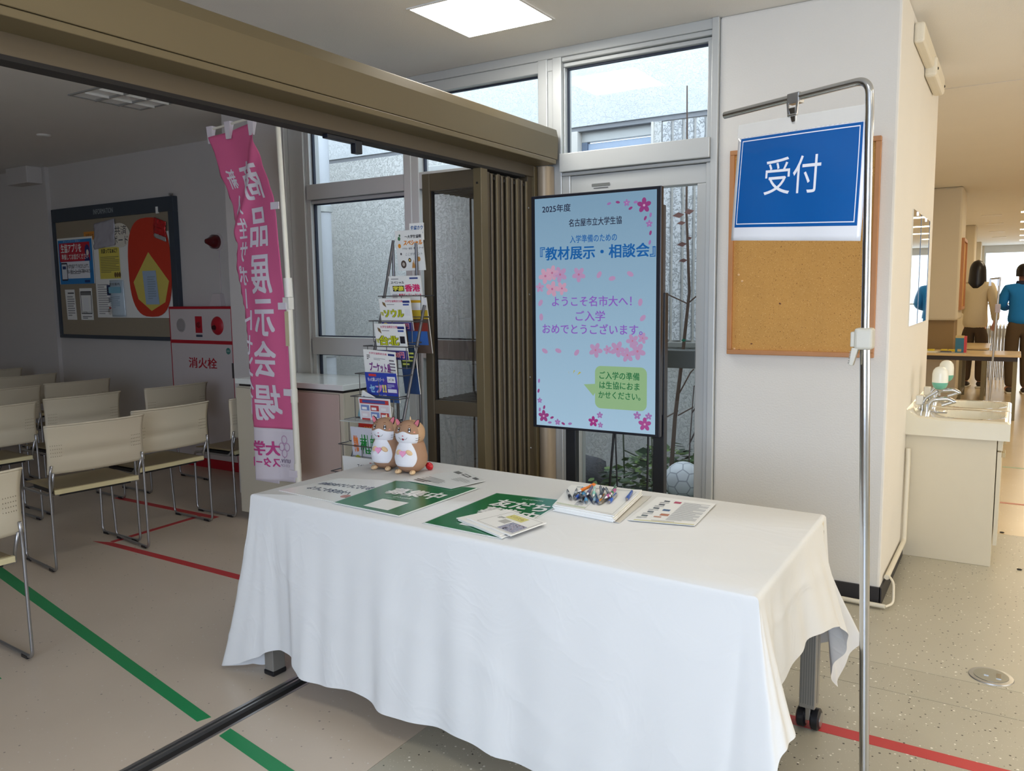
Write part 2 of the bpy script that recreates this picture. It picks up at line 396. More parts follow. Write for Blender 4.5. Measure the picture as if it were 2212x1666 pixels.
def windows():
    sealm = mat('window_seal', (40,48,66), .5)
    # window_1: left bay, from the pillar to the partition
    w = struct('window_1', label='tall aluminium window beside the folding partition')
    def bar(name, a, b, par=w, m=M_alu, bv=.004): mb = MB(); mb.box(a, b); return mb.build(name, m, par, bevel=bv)
    y0, y1 = 4.10, 4.20
    bar('frame_jamb', (-4.385,4.06,0),(-4.36,y1,CEIL)); bar('frame_jamb', (-4.36,4.10,0),(-4.22,y1,CEIL)); bar('frame_jamb', (-4.22,4.12,0),(-4.185,y1+.02,2.72))
    bar('frame_head', (-4.2,y0,2.735),(-2.21,y1,2.80)); bar('frame_head', (-4.36,y0-.01,2.80),(-1.33,y1,2.85))
    bar('mullion', (-3.335,y0-.006,0),(-3.275,y1+.004,CEIL)); bar('mullion', (-3.277,y0-.003,0),(-3.215,y1+.004,CEIL))
    bar('transom', (-4.2,y0,2.165),(-2.35,y1,2.268)); bar('transom', (-4.2,y0+.03,2.14),(-2.35,y1,2.163))
    bar('mid_rail', (-4.2,y0,1.10),(-2.35,y1,1.222)); bar('bottom_rail', (-4.2,y0,0),(-2.35,y1,.14))
    bar('mullion', (-2.35,y0-.006,0),(-2.29,y1+.004,CEIL)); bar('mullion', (-2.292,y0+.004,0),(-2.255,y1+.004,CEIL)); bar('mullion', (-2.257,y0-.006,0),(-2.20,y1+.004,CEIL))
    for (xa, xb) in ((-4.185,-3.335),(-3.215,-2.35)):
        for (za, zb) in ((.14,1.10),(1.222,2.14),(2.268,2.735)):
            mb = MB(); mb.box((xa,4.158,za),(xb,4.163,zb)); mb.build('pane', M_glass, w)
            mb = MB(); mb.box((xa,4.15,za),(xa+.012,4.17,zb)); mb.box((xa,4.15,za),(xb,4.17,za+.008)); mb.box((xa,4.15,zb-.008),(xb,4.17,zb)); mb.build('seal', sealm, w)
    # window_2: the strip above the glass door
    w2 = struct('window_2', label='transom window over the glass door')
    bar('frame_head', (-2.2,y0+.02,2.75),(-1.33,y1,2.772), w2); bar('frame_head', (-2.2,y0,2.775),(-1.33,y1,2.80), w2)
    bar('frame_jamb', (-1.345,y0-.02,0),(-1.31,y1,CEIL), w2); bar('frame_jamb', (-1.37,y0,2.15),(-1.345,y1,2.75), w2); bar('frame_jamb', (-2.2,y0+.02,2.275),(-2.19,y1,2.75), w2)
    mb = MB(); mb.box((-2.2,4.158,2.275),(-1.345,4.163,2.75)); mb.build('pane', M_glass, w2)
    mb = MB(); mb.box((-2.195,4.15,2.74),(-1.35,4.17,2.75)); mb.box((-2.195,4.15,2.275),(-2.185,4.17,2.75)); mb.build('seal', sealm, w2)
    bar('transom', (-2.2,y0-.035,2.175),(-1.345,y1,2.275), w2); bar('transom', (-2.2,y0-.01,2.155),(-1.345,y1,2.173), w2)
    # door_1: glass door
    d = struct('door_1', label='aluminium framed glass door to the courtyard')
    bar('door_frame', (-2.2,y0,0),(-2.15,y1,2.155), d); bar('door_frame', (-1.37,y0-.005,0),(-1.345,y1,2.155), d)
    bar('door_closer_rail', (-2.15,y0+.01,2.055),(-1.37,y1-.01,2.153), d)
    bar('door_stile', (-2.15,y0+.01,0),(-2.10,y1-.01,2.055), d); bar('door_stile', (-1.42,y0+.01,0),(-1.37,y1-.01,2.055), d)
    bar('door_mid_rail', (-2.10,y0+.01,1.10),(-1.42,y1-.01,1.195), d, mat('grey_rail', (74,80,80), .5)); bar('door_bottom_rail', (-2.10,y0+.01,0),(-1.42,y1-.01,.16), d)
    for (za, zb) in ((.16,1.10),(1.195,2.055)):
        mb = MB(); mb.box((-2.10,4.145,za),(-1.42,4.15,zb)); mb.build('pane', M_glass, d)
    p = Print(); p.rrect(0,0,.11,.016,.004,(110,112,108)); p.rect(.012,-.011,.1,-.007,(60,60,60)); p.build(d, lambda u,v,l:(-2.02+u,4.108-l,2.085+v), 'maker_plate')
windows()

# ------------------------------------------------------------------ courtyard outside
def court():
    st = stucco_mat('white_stucco', (226,226,222), .9, 42)
    up = stucco_mat('white_stucco_fine', (228,232,234), .6, 55)
    ribm = stucco_mat('ribbed_stucco', (222,224,226), 1.3, 40)
    w = struct('wall_courtyard', label='white textured courtyard wall outside the window')
    def b(name, a, c, m, bv=0): mb = MB(); mb.box(a, c); return mb.build(name, m, w, bevel=bv)
    b('lower_wall', (-9,6.0,-.3),(-1.32,6.3,1.12), st); b('left_wall', (-9,6.0,1.12),(-3.42,6.3,2.80), st)
    b('upper_wall', (-9,5.985,2.835),(-1.32,6.3,4.2), up); b('joint_band', (-9,6.0,2.80),(-1.32,6.3,2.835), mat('grey_joint', (150,152,156), .8))
    b('infill_wall', (-2.42,6.0,1.12),(-2.36,6.3,2.80), st); b('rib_backing', (-2.36,6.02,1.12),(-1.32,6.3,2.80), M_wall)
    b('infill_wall', (-3.42,6.0,1.12),(-3.36,6.3,2.80), st); b('rib_backing', (-3.36,6.02,1.12),(-3.24,6.3,2.80), M_wall)
    for i in range(11):
        x = -2.36+i*.088
        b('rib_panel', (x+.012,5.99,1.13),(x+.076,6.03,2.79), ribm, .006)
    for i in range(2):
        x = -3.36+i*.06; b('rib_panel', (x+.008,5.99,1.13),(x+.05,6.03,2.79), ribm, .006)
    # ledge under the ribs
    b('ledge', (-3.42,5.94,1.08),(-1.32,6.0,1.12), mat('grey_ledge', (140,140,134), .8), .004)
    # vertical joints in the plain stucco
    for x in (-4.75,-6.1,-3.95): b('joint', (x-.012,5.992,-.1),(x+.012,6.0,2.8), mat('joint_grey', (176,176,172), .9))
    # courtyard end wall seen through the left bay and a small metal hood on it
    b('wall_hood', (-4.55,5.86,2.55),(-4.1,6.0,2.64), M_alu, .004)
    # window in the far wall
    f = struct('window_3', label='blue-grey window in the courtyard wall')
    def c(name, a, e, m): mb = MB(); mb.box(a, e); return mb.build(name, m, f, bevel=.003)
    c('reveal', (-3.24,5.985,1.3),(-3.07,6.1,2.80), M_wall); c('reveal', (-2.44,5.985,1.3),(-2.42,6.1,2.80), M_wall)
    c('frame', (-3.07,6.06,2.72),(-2.44,6.12,2.80), M_alu); c('frame', (-3.07,6.06,1.3),(-3.02,6.12,2.72), mat('blue_grey_frame',(118,134,156),.5))
    c('sash', (-3.02,6.08,2.60),(-2.44,6.13,2.71), mat('pale_blue_sash',(190,208,232),.5)); c('sash', (-3.02,6.08,1.3),(-2.90,6.13,2.6), MATS['pale_blue_sash']); c('sash', (-2.55,6.08,1.3),(-2.44,6.13,2.6), MATS['pale_blue_sash'])
    c('blind', (-2.90,6.12,1.3),(-2.55,6.14,2.60), mat('grey_blind',(120,126,132),.6))
    mb = MB(); mb.box((-12,4.22,-.35),(-1.31,6.3,-.12)); struct('ground_courtyard', mb, mat('dark_soil', (70,64,52), .95, noise=.3, scale=30, bump=.6, bscale=60))
    mb = MB(); mb.box((-6.9,4.9,0),(-6.7,6.3,4.2)); struct('wall_courtyard_side', mb, st)
    # drain pipe
    t = thing('drain_pipe', 'white drain pipe running down the courtyard wall outside the left window', 'pipe', (-5.42,5.5,0))
    mb = MB(); mb.cyl((-5.45,5.5,-.1),(-5.45,5.5,4.0),.085,24); mb.build('pipe', mat('pipe_white', (214,218,224), .35), t, smooth=40)
    for z in (2.27, .95):
        mb = MB(); mb.cyl((-5.45,5.5,z),(-5.45,5.5,z+.05),.097,24); mb.box((-5.62,5.5,z+.005),(-5.36,5.53,z+.035)); mb.build('pipe_bracket', M_alu, t, smooth=40)
    mb = MB(); mb.tube([(-5.45+.092*math.cos(a),5.5-.092*math.sin(abs(a)),2.42+.03*math.sin(a)) for a in [PI*k/10 for k in range(11)]],.004,6); mb.build('pipe_clamp', mat('wire_dark',(80,84,88),.5), t)
    # boulder
    bm = bmesh.new(); bmesh.ops.create_icosphere(bm, subdivisions=4, radius=1)
    from mathutils import noise as nz
    for v in bm.verts:
        n = nz.noise(v.co*1.6)+.4*nz.noise(v.co*5)+.15*nz.noise(v.co*14)
        v.co = Vector((v.co.x*.44, v.co.y*.24, v.co.z*.46))*(1+.22*n)
    me = bpy.data.meshes.new('boulder'); bm.to_mesh(me); bm.free(); me.materials.append(mat('grey_rock', (88,88,92), .85, noise=.3, scale=14, bump=.6, bscale=60))
    me.polygons.foreach_set('use_smooth', [True]*len(me.polygons))
    o = bpy.data.objects.new('boulder', me); COL.objects.link(o); o.location = (-2.56,4.80,-.02); tag(o, 'dark grey boulder on the ground outside the glass door', 'rock')
    # football lying outside
    bm = bmesh.new(); bmesh.ops.create_icosphere(bm, subdivisions=1, radius=1)
    bmesh.ops.bevel(bm, geom=bm.verts[:], offset=1.0514/3, affect='VERTICES', segments=1, clamp_overlap=False)
    for f in bm.faces[:]: pass
    r = bmesh.ops.inset_individual(bm, faces=bm.faces[:], thickness=.035, depth=0)
    seam = set(r['faces'])
    for f in bm.faces: f.material_index = 1 if f in seam else 0
    bmesh.ops.triangulate(bm, faces=[f for f in bm.faces if f.material_index == 0])
    bmesh.ops.subdivide_edges(bm, edges=bm.edges[:], cuts=2, use_grid_fill=True)
    for v in bm.verts: v.co = v.co.normalized()*.115
    for f in bm.faces:
        if f.material_index:
            pass
    me = bpy.data.meshes.new('football'); bm.to_mesh(me); bm.free(); me.materials.append(mat('white_ball',(232,236,240),.35)); me.materials.append(mat('ball_seam',(176,182,192),.5))
    me.polygons.foreach_set('use_smooth', [True]*len(me.polygons))
    o = bpy.data.objects.new('football', me); COL.objects.link(o); o.location = (-1.66,4.62,.37); tag(o, 'white football with hexagon seams among the plants outside the door', 'ball')
    # leafy ground cover
    rr = random.Random(5); mb = MB()
    for i in range(2000):
        x = rr.uniform(-2.22,-1.35); y = rr.uniform(4.4,5.4); z = rr.uniform(-.1,.20+.32*max(0,1-abs(x+1.98)/.42)) if x < -1.72 else rr.uniform(-.1,.27)
        if (Vector((x,y,z))-Vector((-1.66,4.62,.37))).length < .17: continue
        s = rr.uniform(.025,.055); a = rr.uniform(0,6.3); tl = rr.uniform(.1,.9)
        ux = Vector((math.cos(a),math.sin(a),-tl*.4)).normalized(); uy = Vector((-math.sin(a)*.8,math.cos(a)*.8,-.25))
        c = Vector((x,y,z)); mb.mi = rr.choice([0,0,1,2])
        mb.add([c-ux*s, c-ux*s*.3+uy*s*.6, c+ux*s*.5+uy*s*.45, c+ux*s, c+ux*s*.5-uy*s*.45, c-ux*s*.3-uy*s*.6],[(0,1,5),(1,2,4,5),(2,3,4)])
    mb.mi = 0
    o = mb.build('ivy_ground_cover', [mat('leaf_green',(62,88,44),.55), mat('leaf_light',(104,132,60),.55), mat('leaf_dark',(34,54,36),.6)])
    tag(o, 'dark green leafy ground cover outside the glass door', 'plants', kind='stuff')
    # thin saplings against the wall
    def sapling(label, pts, r0, r1, leaves, col=(104,84,72), twigs=()):
        b0 = Vector(pts[0]); t = thing('sapling', label, 'young tree', pts[0])
        sm = []
        for i in range(len(pts)-1):
            for k in range(4): sm.append(Vector(pts[i]).lerp(Vector(pts[i+1]), k/4))
        sm.append(Vector(pts[-1])); n = len(sm)
        mb = MB(); mb.tube(sm, [r0+(r1-r0)*i/(n-1) for i in range(n)], 8); mb.build('stem', mat('bark_%d'%col[0], col, .8), t, smooth=60)
        for q in twigs: mb = MB(); mb.tube([Vector(p) for p in q], .0045, 6); mb.build('twig', MATS['bark_%d'%col[0]], t)
        for (p, s, lc) in leaves:
            mb = MB(); p = Vector(p)
            mb.add([p, p+Vector((s*.4,-.01,s*.3)), p+Vector((s,-.02,s*.1)), p+Vector((s*.5,-.01,-s*.2))], [(0,1,2,3)]); mb.build('leaf', mat('leaf_%d_%d_%d'%lc, lc, .6), t, solid=.002)
    y = 4.9
    sapling('tall brown sapling seen through the glass door beside the screen', [(-1.83,y,-.1),(-1.845,y,.3),(-1.82,y,.7),(-1.77,y,1.15),(-1.735,y,1.5),(-1.76,y,2.0),(-1.76,y,2.35),(-1.765,y,2.75)], .017, .004,
        [((-1.77,y-.01,1.99),.07,(132,92,84)),((-1.77,y-.01,1.98),-.07,(132,92,84)),((-1.76,y-.01,1.93),-.05,(132,92,84)),((-1.75,y-.01,1.80),-.06,(120,84,78)),((-1.75,y-.01,1.83),.04,(120,84,78)),((-1.745,y-.01,1.70),-.05,(120,84,78)),((-1.78,y-.01,1.20),.04,(20,120,90))],
        twigs=[[(-1.745,y,1.43),(-1.9,y,1.50),(-2.02,y,1.6)],[(-1.745,y,1.43),(-1.66,y,1.50),(-1.6,y,1.57)],[(-1.80,y,.75),(-1.95,y,.66),(-2.1,y,.62)],[(-1.80,y,.72),(-1.7,y,.78)],[(-1.8,y,.85),(-1.72,y,1.0),(-1.7,y,1.02)]])
    sapling('thin grey sapling to the right of the brown one outside', [(-1.72,4.85,-.1),(-1.71,4.85,.3),(-1.70,4.85,.6),(-1.68,4.85,.92)], .006, .003, [((-1.68,4.85,.92),.03,(96,76,70))], (92,78,76), twigs=[[(-1.705,4.85,.55),(-1.64,4.85,.70)],[(-1.69,4.85,.75),(-1.66,4.85,.8)]])
    sapling('thin green stem growing outside below the screen', [(-2.16,4.9,-.1),(-2.17,4.9,.3),(-2.18,4.9,.62),(-2.2,4.9,1.0)], .007, .004, [((-2.17,4.89,.36),.08,(90,120,56)),((-2.17,4.89,.35),-.08,(90,120,56))], (72,84,64), twigs=[[(-2.17,4.9,.46),(-2.0,4.9,.40),(-1.84,4.9,.24)]])
    sapling('thin leafy stem outside, behind the right leg of the screen', [(-1.9,4.7,-.1),(-1.89,4.7,.4),(-1.9,4.7,.75),(-1.92,4.7,1.2)], .006, .003, [((-1.9,4.69,.52),-.09,(48,74,44)),((-1.9,4.69,.44),-.1,(48,74,44)),((-1.9,4.69,.60),.09,(48,74,44)),((-1.89,4.69,.68),.1,(48,74,44)),((-1.89,4.69,.78),.09,(48,74,44)),((-1.9,4.69,.48),.08,(40,60,40))], (84,88,66))
court()

# ------------------------------------------------------------------ folding partition
def partition():
    t = thing('folding_partition', 'bronze folding partition with a box header, stacked open against the window', 'partition', (-2.32,4.0,0))
    # header casing (hollow box with a lip)
    mb = MB(); mb.prism([(-2.2,2.24),(-2.196,2.36),(-2.206,2.402),(-2.23,2.408),(-2.52,2.408),(-2.52,2.24)], -3, 4.05, 'y')
    mb.build('header_casing', M_bronze2, t, bevel=.003)
    mb = MB(); mb.box((-2.52,-3,2.212),(-2.193,4.02,2.236)); mb.build('header_lip', M_bronze2, t, bevel=.003)
    mb = MB(); mb.box((-2.40,-3,2.152),(-2.325,4.06,2.212)); mb.build('track_fascia', M_bronze, t)
    mb = MB(); mb.box((-2.39,-3,2.138),(-2.322,3.9,2.152)); mb.build('track_rail', M_dark, t)
    mb = MB(); mb.box((-2.36,2.40,2.122),(-2.33,2.56,2.14)); mb.box((-2.36,2.56,2.085),(-2.33,2.60,2.137)); mb.build('track_stop', mat('navy_black',(20,24,34),.4), t, bevel=.003)
    # end posts
    mb = MB(); mb.box((-2.40,3.955,0),(-2.34,4.06,2.212)); mb.build('end_post', M_bronze, t, bevel=.002)
    mb = MB(); mb.box((-2.345,4.00,0),(-2.322,4.07,2.212)); mb.build('end_post', M_bronze2, t, bevel=.002)
    pr = [(-2.335,4.09)]+[(-2.29+.045*math.cos(a)*1.0, 4.075-.055*math.sin(a)) for a in [PI-PI*k/12 for k in range(13)]]+[(-2.245,4.09)]
    mb = MB(); mb.prism(pr, 0, 2.21, 'z'); mb.build('round_post', mat('beige_aluminium',(178,160,136),.4,.2), t, smooth=35)
    # leading glazed panel, turned across the track
    p = MB(); p.box((-2.715,3.485,.03),(-2.665,3.525,2.14)); pa = p.build('panel_frame', M_bronze, t, bevel=.003)
    for a, b in (((-2.665,3.488,2.05),(-2.36,3.522,2.14)), ((-2.665,3.488,.86),(-2.36,3.522,.935)), ((-2.665,3.488,.03),(-2.36,3.522,.13))):
        mb = MB(); mb.box(a, b); mb.build('panel_rail', M_bronze, pa, bevel=.002)
    mb = MB(); mb.box((-2.375,3.47,.03),(-2.325,3.53,2.145)); mb.build('panel_stile', M_bronze2, pa, bevel=.003)
    mb = MB(); mb.box((-2.355,3.467,2.06),(-2.345,3.47,2.07)); mb.build('latch_plate', M_dark, pa)
    for a, b in ((.13,.86),(.935,2.05)):
        mb = MB(); mb.box((-2.665,3.505,a),(-2.37,3.51,b)); mb.build('pane', glass('smoked_glass', (.86,.84,.83), 1.75), pa)
        mb = MB(); mb.box((-2.666,3.499,a),(-2.655,3.516,b)); mb.build('seal', M_dark, pa)
    # folded leaves behind
    for i in range(8):
        y = 3.545+i*.05
        xr = -2.34-(.012 if i%2 else 0)
        mb = MB(); mb.box((xr-.05,y,.03),(xr,y+.028,2.13)); lf = mb.build('folded_leaf', M_bronze, t, bevel=.003)
        mb = MB(); mb.box((-2.70,y+.008,.03),(-2.69,y+.020,2.13)); mb.build('leaf_stile', M_bronze, lf, bevel=.003) if i == 7 else None
        for a, b in ((.03,.13),(.86,.935),(2.05,2.13)): mb = MB(); mb.box((-2.69,y+.002,a),(xr-.05,y+.026,b)); mb.build('leaf_rail', M_bronze, lf)
        for a, b in ((.13,.86),(.935,2.05)): mb = MB(); mb.quad((-2.69,y+.014,a),(xr-.05,y+.014,a),(xr-.05,y+.014,b),(-2.69,y+.014,b)); mb.build('leaf_pane', glass('leaf_glass', (.94,.94,.94)), lf)
        mb = MB(); mb.cyl((-2.338,y+.038,.03),(-2.338,y+.038,2.12),.009,8); mb.build('hinge', M_bronze2 if i%2 else M_bronze, lf, smooth=60)
        if i%2: mb = MB(); mb.cyl((-2.352,y+.01,2.10),(-2.334,y+.01,2.10),.009,10); mb.build('roller', M_dark, lf)
    for z in (1.98,1.5,1.03,.62): mb = MB(); mb.ell((-2.338,3.96,z),(.004,.005,.005),8,6); mb.build('rivet', M_steel, t)
partition()

# ------------------------------------------------------------------ ceiling lights
def lights():
    em = mat('lamp_diffuser', (255,255,255), .5, noise=0, emit=17, ecol=(255,253,247))
    emw = mat('lamp_diffuser_warm', (255,250,240), .5, noise=0, emit=17, ecol=(255,236,200))
    fr = mat('lamp_frame', (226,224,218), .5)
    def lamp(x0, y0, x1, y1, label, m, group=None):
        t = thing('ceiling_light', label, 'ceiling light', ((x0+x1)/2,(y0+y1)/2,CEIL), 0, group)
        mb = MB(); w = .012; z0, z1 = CEIL-.006, CEIL
        mb.box((x0-w,y0-w,z0),(x1+w,y0,z1)); mb.box((x0-w,y1,z0),(x1+w,y1+w,z1)); mb.box((x0-w,y0,z0),(x0,y1,z1)); mb.box((x1,y0,z0),(x1+w,y1,z1)); mb.build('frame', fr, t)
        mb = MB(); mb.box((x0,y0,CEIL-.004),(x1,y1,CEIL-.001)); mb.build('diffuser', m, t)
    lamp(-2.505,3.155,-2.01,3.65, 'square lit ceiling light in front of the tall window', em)
    lamp(-.6,.5,-.1,1.0, 'added unseen square ceiling light above the photographer', em)  # added lamp, out of view, brightens the front room
    lamp(1.6,3.2,2.1,3.7, 'added unseen square ceiling light towards the cafeteria', emw)  # added unseen lamp, warm light from the right
    lamp(1.6,.5,2.1,1.0, 'added unseen square ceiling light behind and to the right of the photographer', emw)  # another added lamp outside the view, for extra warm light
    for i, y in enumerate((7.0, 9.6, 12.1)): lamp(.35,y,1.6,y+.3, 'added unseen long ceiling lamp over the cafeteria, %s from the wash basins' % ('first','second','third')[i], emw)  # added lamps beyond the view, brighten the cafeteria and people
    nm = ('nearest of the lit row at the right edge','second of the lit row at the right edge','third of the lit row at the right edge','fourth of the lit row at the right edge','fifth of the lit row at the right edge','farthest of the lit row at the right edge')
    for i, y in enumerate((14.5,17.0,19.5,22.0,24.5,26.9)): lamp(.0 if i else .03,y,1.25,y+.35, 'long cafeteria ceiling lamp, '+nm[i], emw, 'cafeteria ceiling lamps')
    # unlit louvred lamp in the dim room
    t = thing('louvred_ceiling_light', 'unlit square ceiling light with a white louvre in the dim room', 'ceiling light', (-5.13,3.42,CEIL))
    x0,y0,x1,y1 = -5.37,3.17,-4.89,3.67
    mb = MB(); w = .014
    for a, b in (((x0-w,y0-w),(x1+w,y0)),((x0-w,y1),(x1+w,y1+w)),((x0-w,y0),(x0,y1)),((x1,y0),(x1+w,y1))): mb.box((a[0],a[1],CEIL-.01),(b[0],b[1],CEIL))
    mb.build('frame', mat('grey_frame',(150,148,144),.5), t)
    mb = MB(); mb.box((x0,y0,CEIL-.004),(x1,y1,CEIL-.001)); mb.build('reflector', mat('pale_reflector',(250,250,248),.35), t)
    for i in (1,2): x = x0+(x1-x0)*i/3; mb = MB(); mb.box((x-.004,y0,CEIL-.018),(x+.004,y1,CEIL-.004)); mb.build('louvre_blade', fr, t)
    for i in (1,2): y = y0+(y1-y0)*i/3; mb = MB(); mb.box((x0,y-.004,CEIL-.018),(x1,y+.004,CEIL-.004)); mb.build('louvre_blade', MATS['grey_frame'], t)
    mb = MB(); mb.lathe([(.001,.02),(.03,.02),(.05,.025),(.055,.035),(.001,.035)], (-6.85,3.79,CEIL-.035), 20); tag(mb.build('smoke_detector', fr, None, smooth=50), 'small round white smoke detector on the ceiling of the dim room', 'smoke detector')
    # unlit light slots in the cafeteria ceiling
    for i, y in enumerate((17.5,19.8,22.5,25.0)):
        mb = MB(); mb.box((-.62,y,CEIL-.012),(-.30,y+.12,CEIL)); tag(mb.build('ceiling_light_slot', mat('slot_white',(240,236,226),.5), None, bevel=.002), 'white unlit light slot in the cafeteria ceiling, %s of four' % ('nearest','second','third','farthest')[i], 'light slot', 'unlit light slots in the cafeteria ceiling')
lights()

# ------------------------------------------------------------------ table, cloth
def table():
    t = thing('folding_table', 'folding table with castors hidden under the white cloth', 'table', (-1.50,2.45,0), R_(-2.7))
    lg = mat('grey_table_leg', (150,148,142), .4, .4)
    mb = MB(); mb.box((-.97,-.40,.705),(.97,.40,.732)); mb.build('tabletop', mat('light_tabletop',(220,214,200),.5), t, bevel=.004, world=False)
    mb = MB(); mb.box((-.9,-.02,.66),(.9,.02,.705)); mb.build('beam', lg, t, world=False)
    # feet: legs as uprights with castors (right rear) and glide (left front)
    for (x, y, cast) in ((-.945,-.365,0),(.945,-.365,1),(-.945,.37,0),(.945,.37,1)):
        mb = MB(); mb.box((x-.026,y-.03,.0 if not cast else .085),(x+.026,y+.03,.70)); l = mb.build('leg', lg, t, bevel=.003, world=False)
        mb = MB()
        for k in range(6): mb.box((x-.021+k*.008,y-.0305,.1),(x-.0185+k*.008,y+.0305,.69))
        mb.box((x-.0265,y-.004,.1),(x+.0265,y+.004,.69))
        mb.build('groove', mat('groove_grey',(110,110,108),.5), l, world=False)
        if cast:
            for s in (-1, 1):
                mb = MB(); mb.lathe([(.001,-.015),(.03,-.015),(.037,-.010),(.037,.010),(.03,.015),(.001,.015)], (x+s*.023,y+.01,.037), 24, 'x'); mb.build('castor_wheel', M_black, l, smooth=40, world=False)
                mb = MB(); mb.lathe([(.001,-.0165),(.024,-.0165),(.024,.0165),(.001,.0165)], (x+s*.0235,y+.01,.037), 20, 'x'); mb.build('castor_hub', M_steel, l, smooth=40, world=False)
            mb = MB(); mb.box((x-.009,y-.015,.035),(x+.009,y+.03,.088)); mb.build('castor_fork', M_steel, l, bevel=.003, world=False)
        else:
            mb = MB(); mb.box((x-.030,y-.034,-.0),(x+.030,y+.034,.022)); mb.build('rubber_foot', M_black, l, bevel=.006, world=False)
table()

def catmull(P, n):
    out = []
    for i in range(len(P)-1):
        a = Vector(P[max(i-1,0)]); b = Vector(P[i]); c = Vector(P[i+1]); d = Vector(P[min(i+2,len(P)-1)])
        for k in range(n):
            t = k/n
            out.append(.5*((2*b)+(c-a)*t+(2*a-5*b+4*c-d)*t*t+(3*b-a-3*c+d)*t*t*t))
    out.append(Vector(P[-1])); return out
def cloth():
    from mathutils import noise as nz
    Z = .742; BL, FL, FR, BR = (-2.477,2.92), (-2.497,2.078), (-.508,1.97), (-.514,2.846)
    # pairs: point along the table edge, point on the hem
    def e(a, b, t): return (a[0]+(b[0]-a[0])*t, a[1]+(b[1]-a[1])*t, Z)
    S = [ (e(BL,FL,0), (-2.50,3.02,.10)), (e(BL,FL,.12),(-2.58,2.86,.30)), (e(BL,FL,.4),(-2.54,2.6,.42)), (e(BL,FL,.7),(-2.55,2.36,.30)),
          (e(BL,FL,.88),(-2.52,2.19,.03)), (e(BL,FL,.96),(-2.60,2.11,.012)), (e(BL,FL,1),(-2.668,2.045,.012)), (e(FL,FR,.012),(-2.58,2.03,.05)), (e(FL,FR,.03),(-2.45,2.045,.105)),
          (e(FL,FR,.06),(-2.35,2.05,.151)), (e(FL,FR,.10),(-2.25,2.03,.142)), (e(FL,FR,.14),(-2.18,1.99,.105)), (e(FL,FR,.20),(-2.045,2.0,.105)), (e(FL,FR,.27),(-1.90,1.99,.122)),
          (e(FL,FR,.34),(-1.76,1.97,.10)), (e(FL,FR,.42),(-1.60,1.955,.11)), (e(FL,FR,.50),(-1.42,1.95,.12)), (e(FL,FR,.58),(-1.26,1.94,.10)), (e(FL,FR,.68),(-1.06,1.925,.105)),
          (e(FL,FR,.80),(-.84,1.90,.11)), (e(FL,FR,.92),(-.66,1.865,.08)), (e(FL,FR,.975),(-.555,1.85,.10)), (e(FL,FR,.992),(-.475,1.86,.25)), (e(FR,BR,0),(-.424,1.90,.375)),
          (e(FR,BR,.02),(-.418,1.965,.395)), (e(FR,BR,.07),(-.455,2.06,.41)), (e(FR,BR,.16),(-.500,2.16,.43)), (e(FR,BR,.32),(-.485,2.34,.455)), (e(FR,BR,.50),(-.465,2.50,.46)), (e(FR,BR,.70),(-.44,2.70,.415)),
          (e(FR,BR,.88),(-.43,2.82,.345)), (e(FR,BR,.93),(-.45,2.86,.25)), (e(FR,BR,.965),(-.49,2.885,.16)), (e(FR,BR,1),(-.478,2.93,.10)), (e(BR,BL,.01),(-.445,2.985,.20)), (e(BR,BL,.03),(-.425,3.02,.26)), (e(BR,BL,.07),(-.60,2.99,.20)), (e(BR,BL,.2),(-.9,2.95,.12)),
          (e(BR,BL,.5),(-1.5,3.0,.12)), (e(BR,BL,.8),(-2.1,3.02,.12)), (e(BR,BL,.97),(-2.42,3.06,.10)), (e(BL,FL,0), (-2.50,3.02,.10)) ]
    n = 9; A = catmull([s[0] for s in S], n); B = catmull([s[1] for s in S], n)
    # keep the edge on the straight outline
    A = []
    for i in range(len(S)-1):
        for k in range(n): A.append(Vector(S[i][0]).lerp(Vector(S[i+1][0]), k/n))
    A.append(Vector(S[-1][0]))
    NU = len(A)-1; NV = 44; ctr = Vector((-1.5,2.45,Z))
    def fn(u, v):
        i = min(int(round(u*NU)), NU); a, b = A[i], B[i]
        if i == NU: i = 0; a, b = A[0], B[0]
        r = .014
        # rounded edge over the first rows
        d = (b-a); h = Vector((d.x,d.y,0)); drop = -d.z
        inw = (ctr-a); inw.z = 0; inw.normalize()
        out = -inw
        # outward at straight edges is perpendicular
        t = v
        if t < .06:
            q = t/.06*PI/2
            return tuple(a+inw*r*(1-math.sin(q))+Vector((0,0,-r*(1-math.cos(q)))))
        s = (t-.06)/.94
        p = a+Vector((0,0,-r))
        k = s**1.25
        pos = Vector((p.x+h.x*k, p.y+h.y*k, p.z-(drop-r)*s))
        W = s*(1-.25*s)
        per = i/n
        wav = .010*math.sin(per*3.1+1.2)*W+.006*math.sin(per*6.7+s*2)*W + .006*nz.noise(Vector((pos.x*5,pos.y*5,pos.z*3)))*min(1,s*3)
        cr = nz.noise(Vector((pos.x*2.3+pos.z*1.7, pos.y*2.3, pos.z*4.1+pos.x*1.1)))
        wav += .0028*(1-min(1,abs(cr)*7))*min(1,s*4)
        return tuple(pos+out*wav)
    mb = MB(); mb.grid(fn, NU, NV)
    w = NU+1
    # top surface ring fan via grid between edges
    c4 = [Vector((BL[0],BL[1],Z)),Vector((FL[0],FL[1],Z)),Vector((FR[0],FR[1],Z)),Vector((BR[0],BR[1],Z))]
    mb2 = MB()
    top = [fn(i/NU, 0) for i in range(NU)]
    mb.add(top, [tuple(range(NU))[::-1]])
    me = mb.mesh('tablecloth', [cloth_mat()], smooth=180)
    bm = bmesh.new(); bm.from_mesh(me); bmesh.ops.remove_doubles(bm, verts=bm.verts[:], dist=.0004)
    bm.to_mesh(me); bm.free(); me.polygons.foreach_set('use_smooth', [True]*len(me.polygons)); me.set_sharp_from_angle(angle=R_(75))
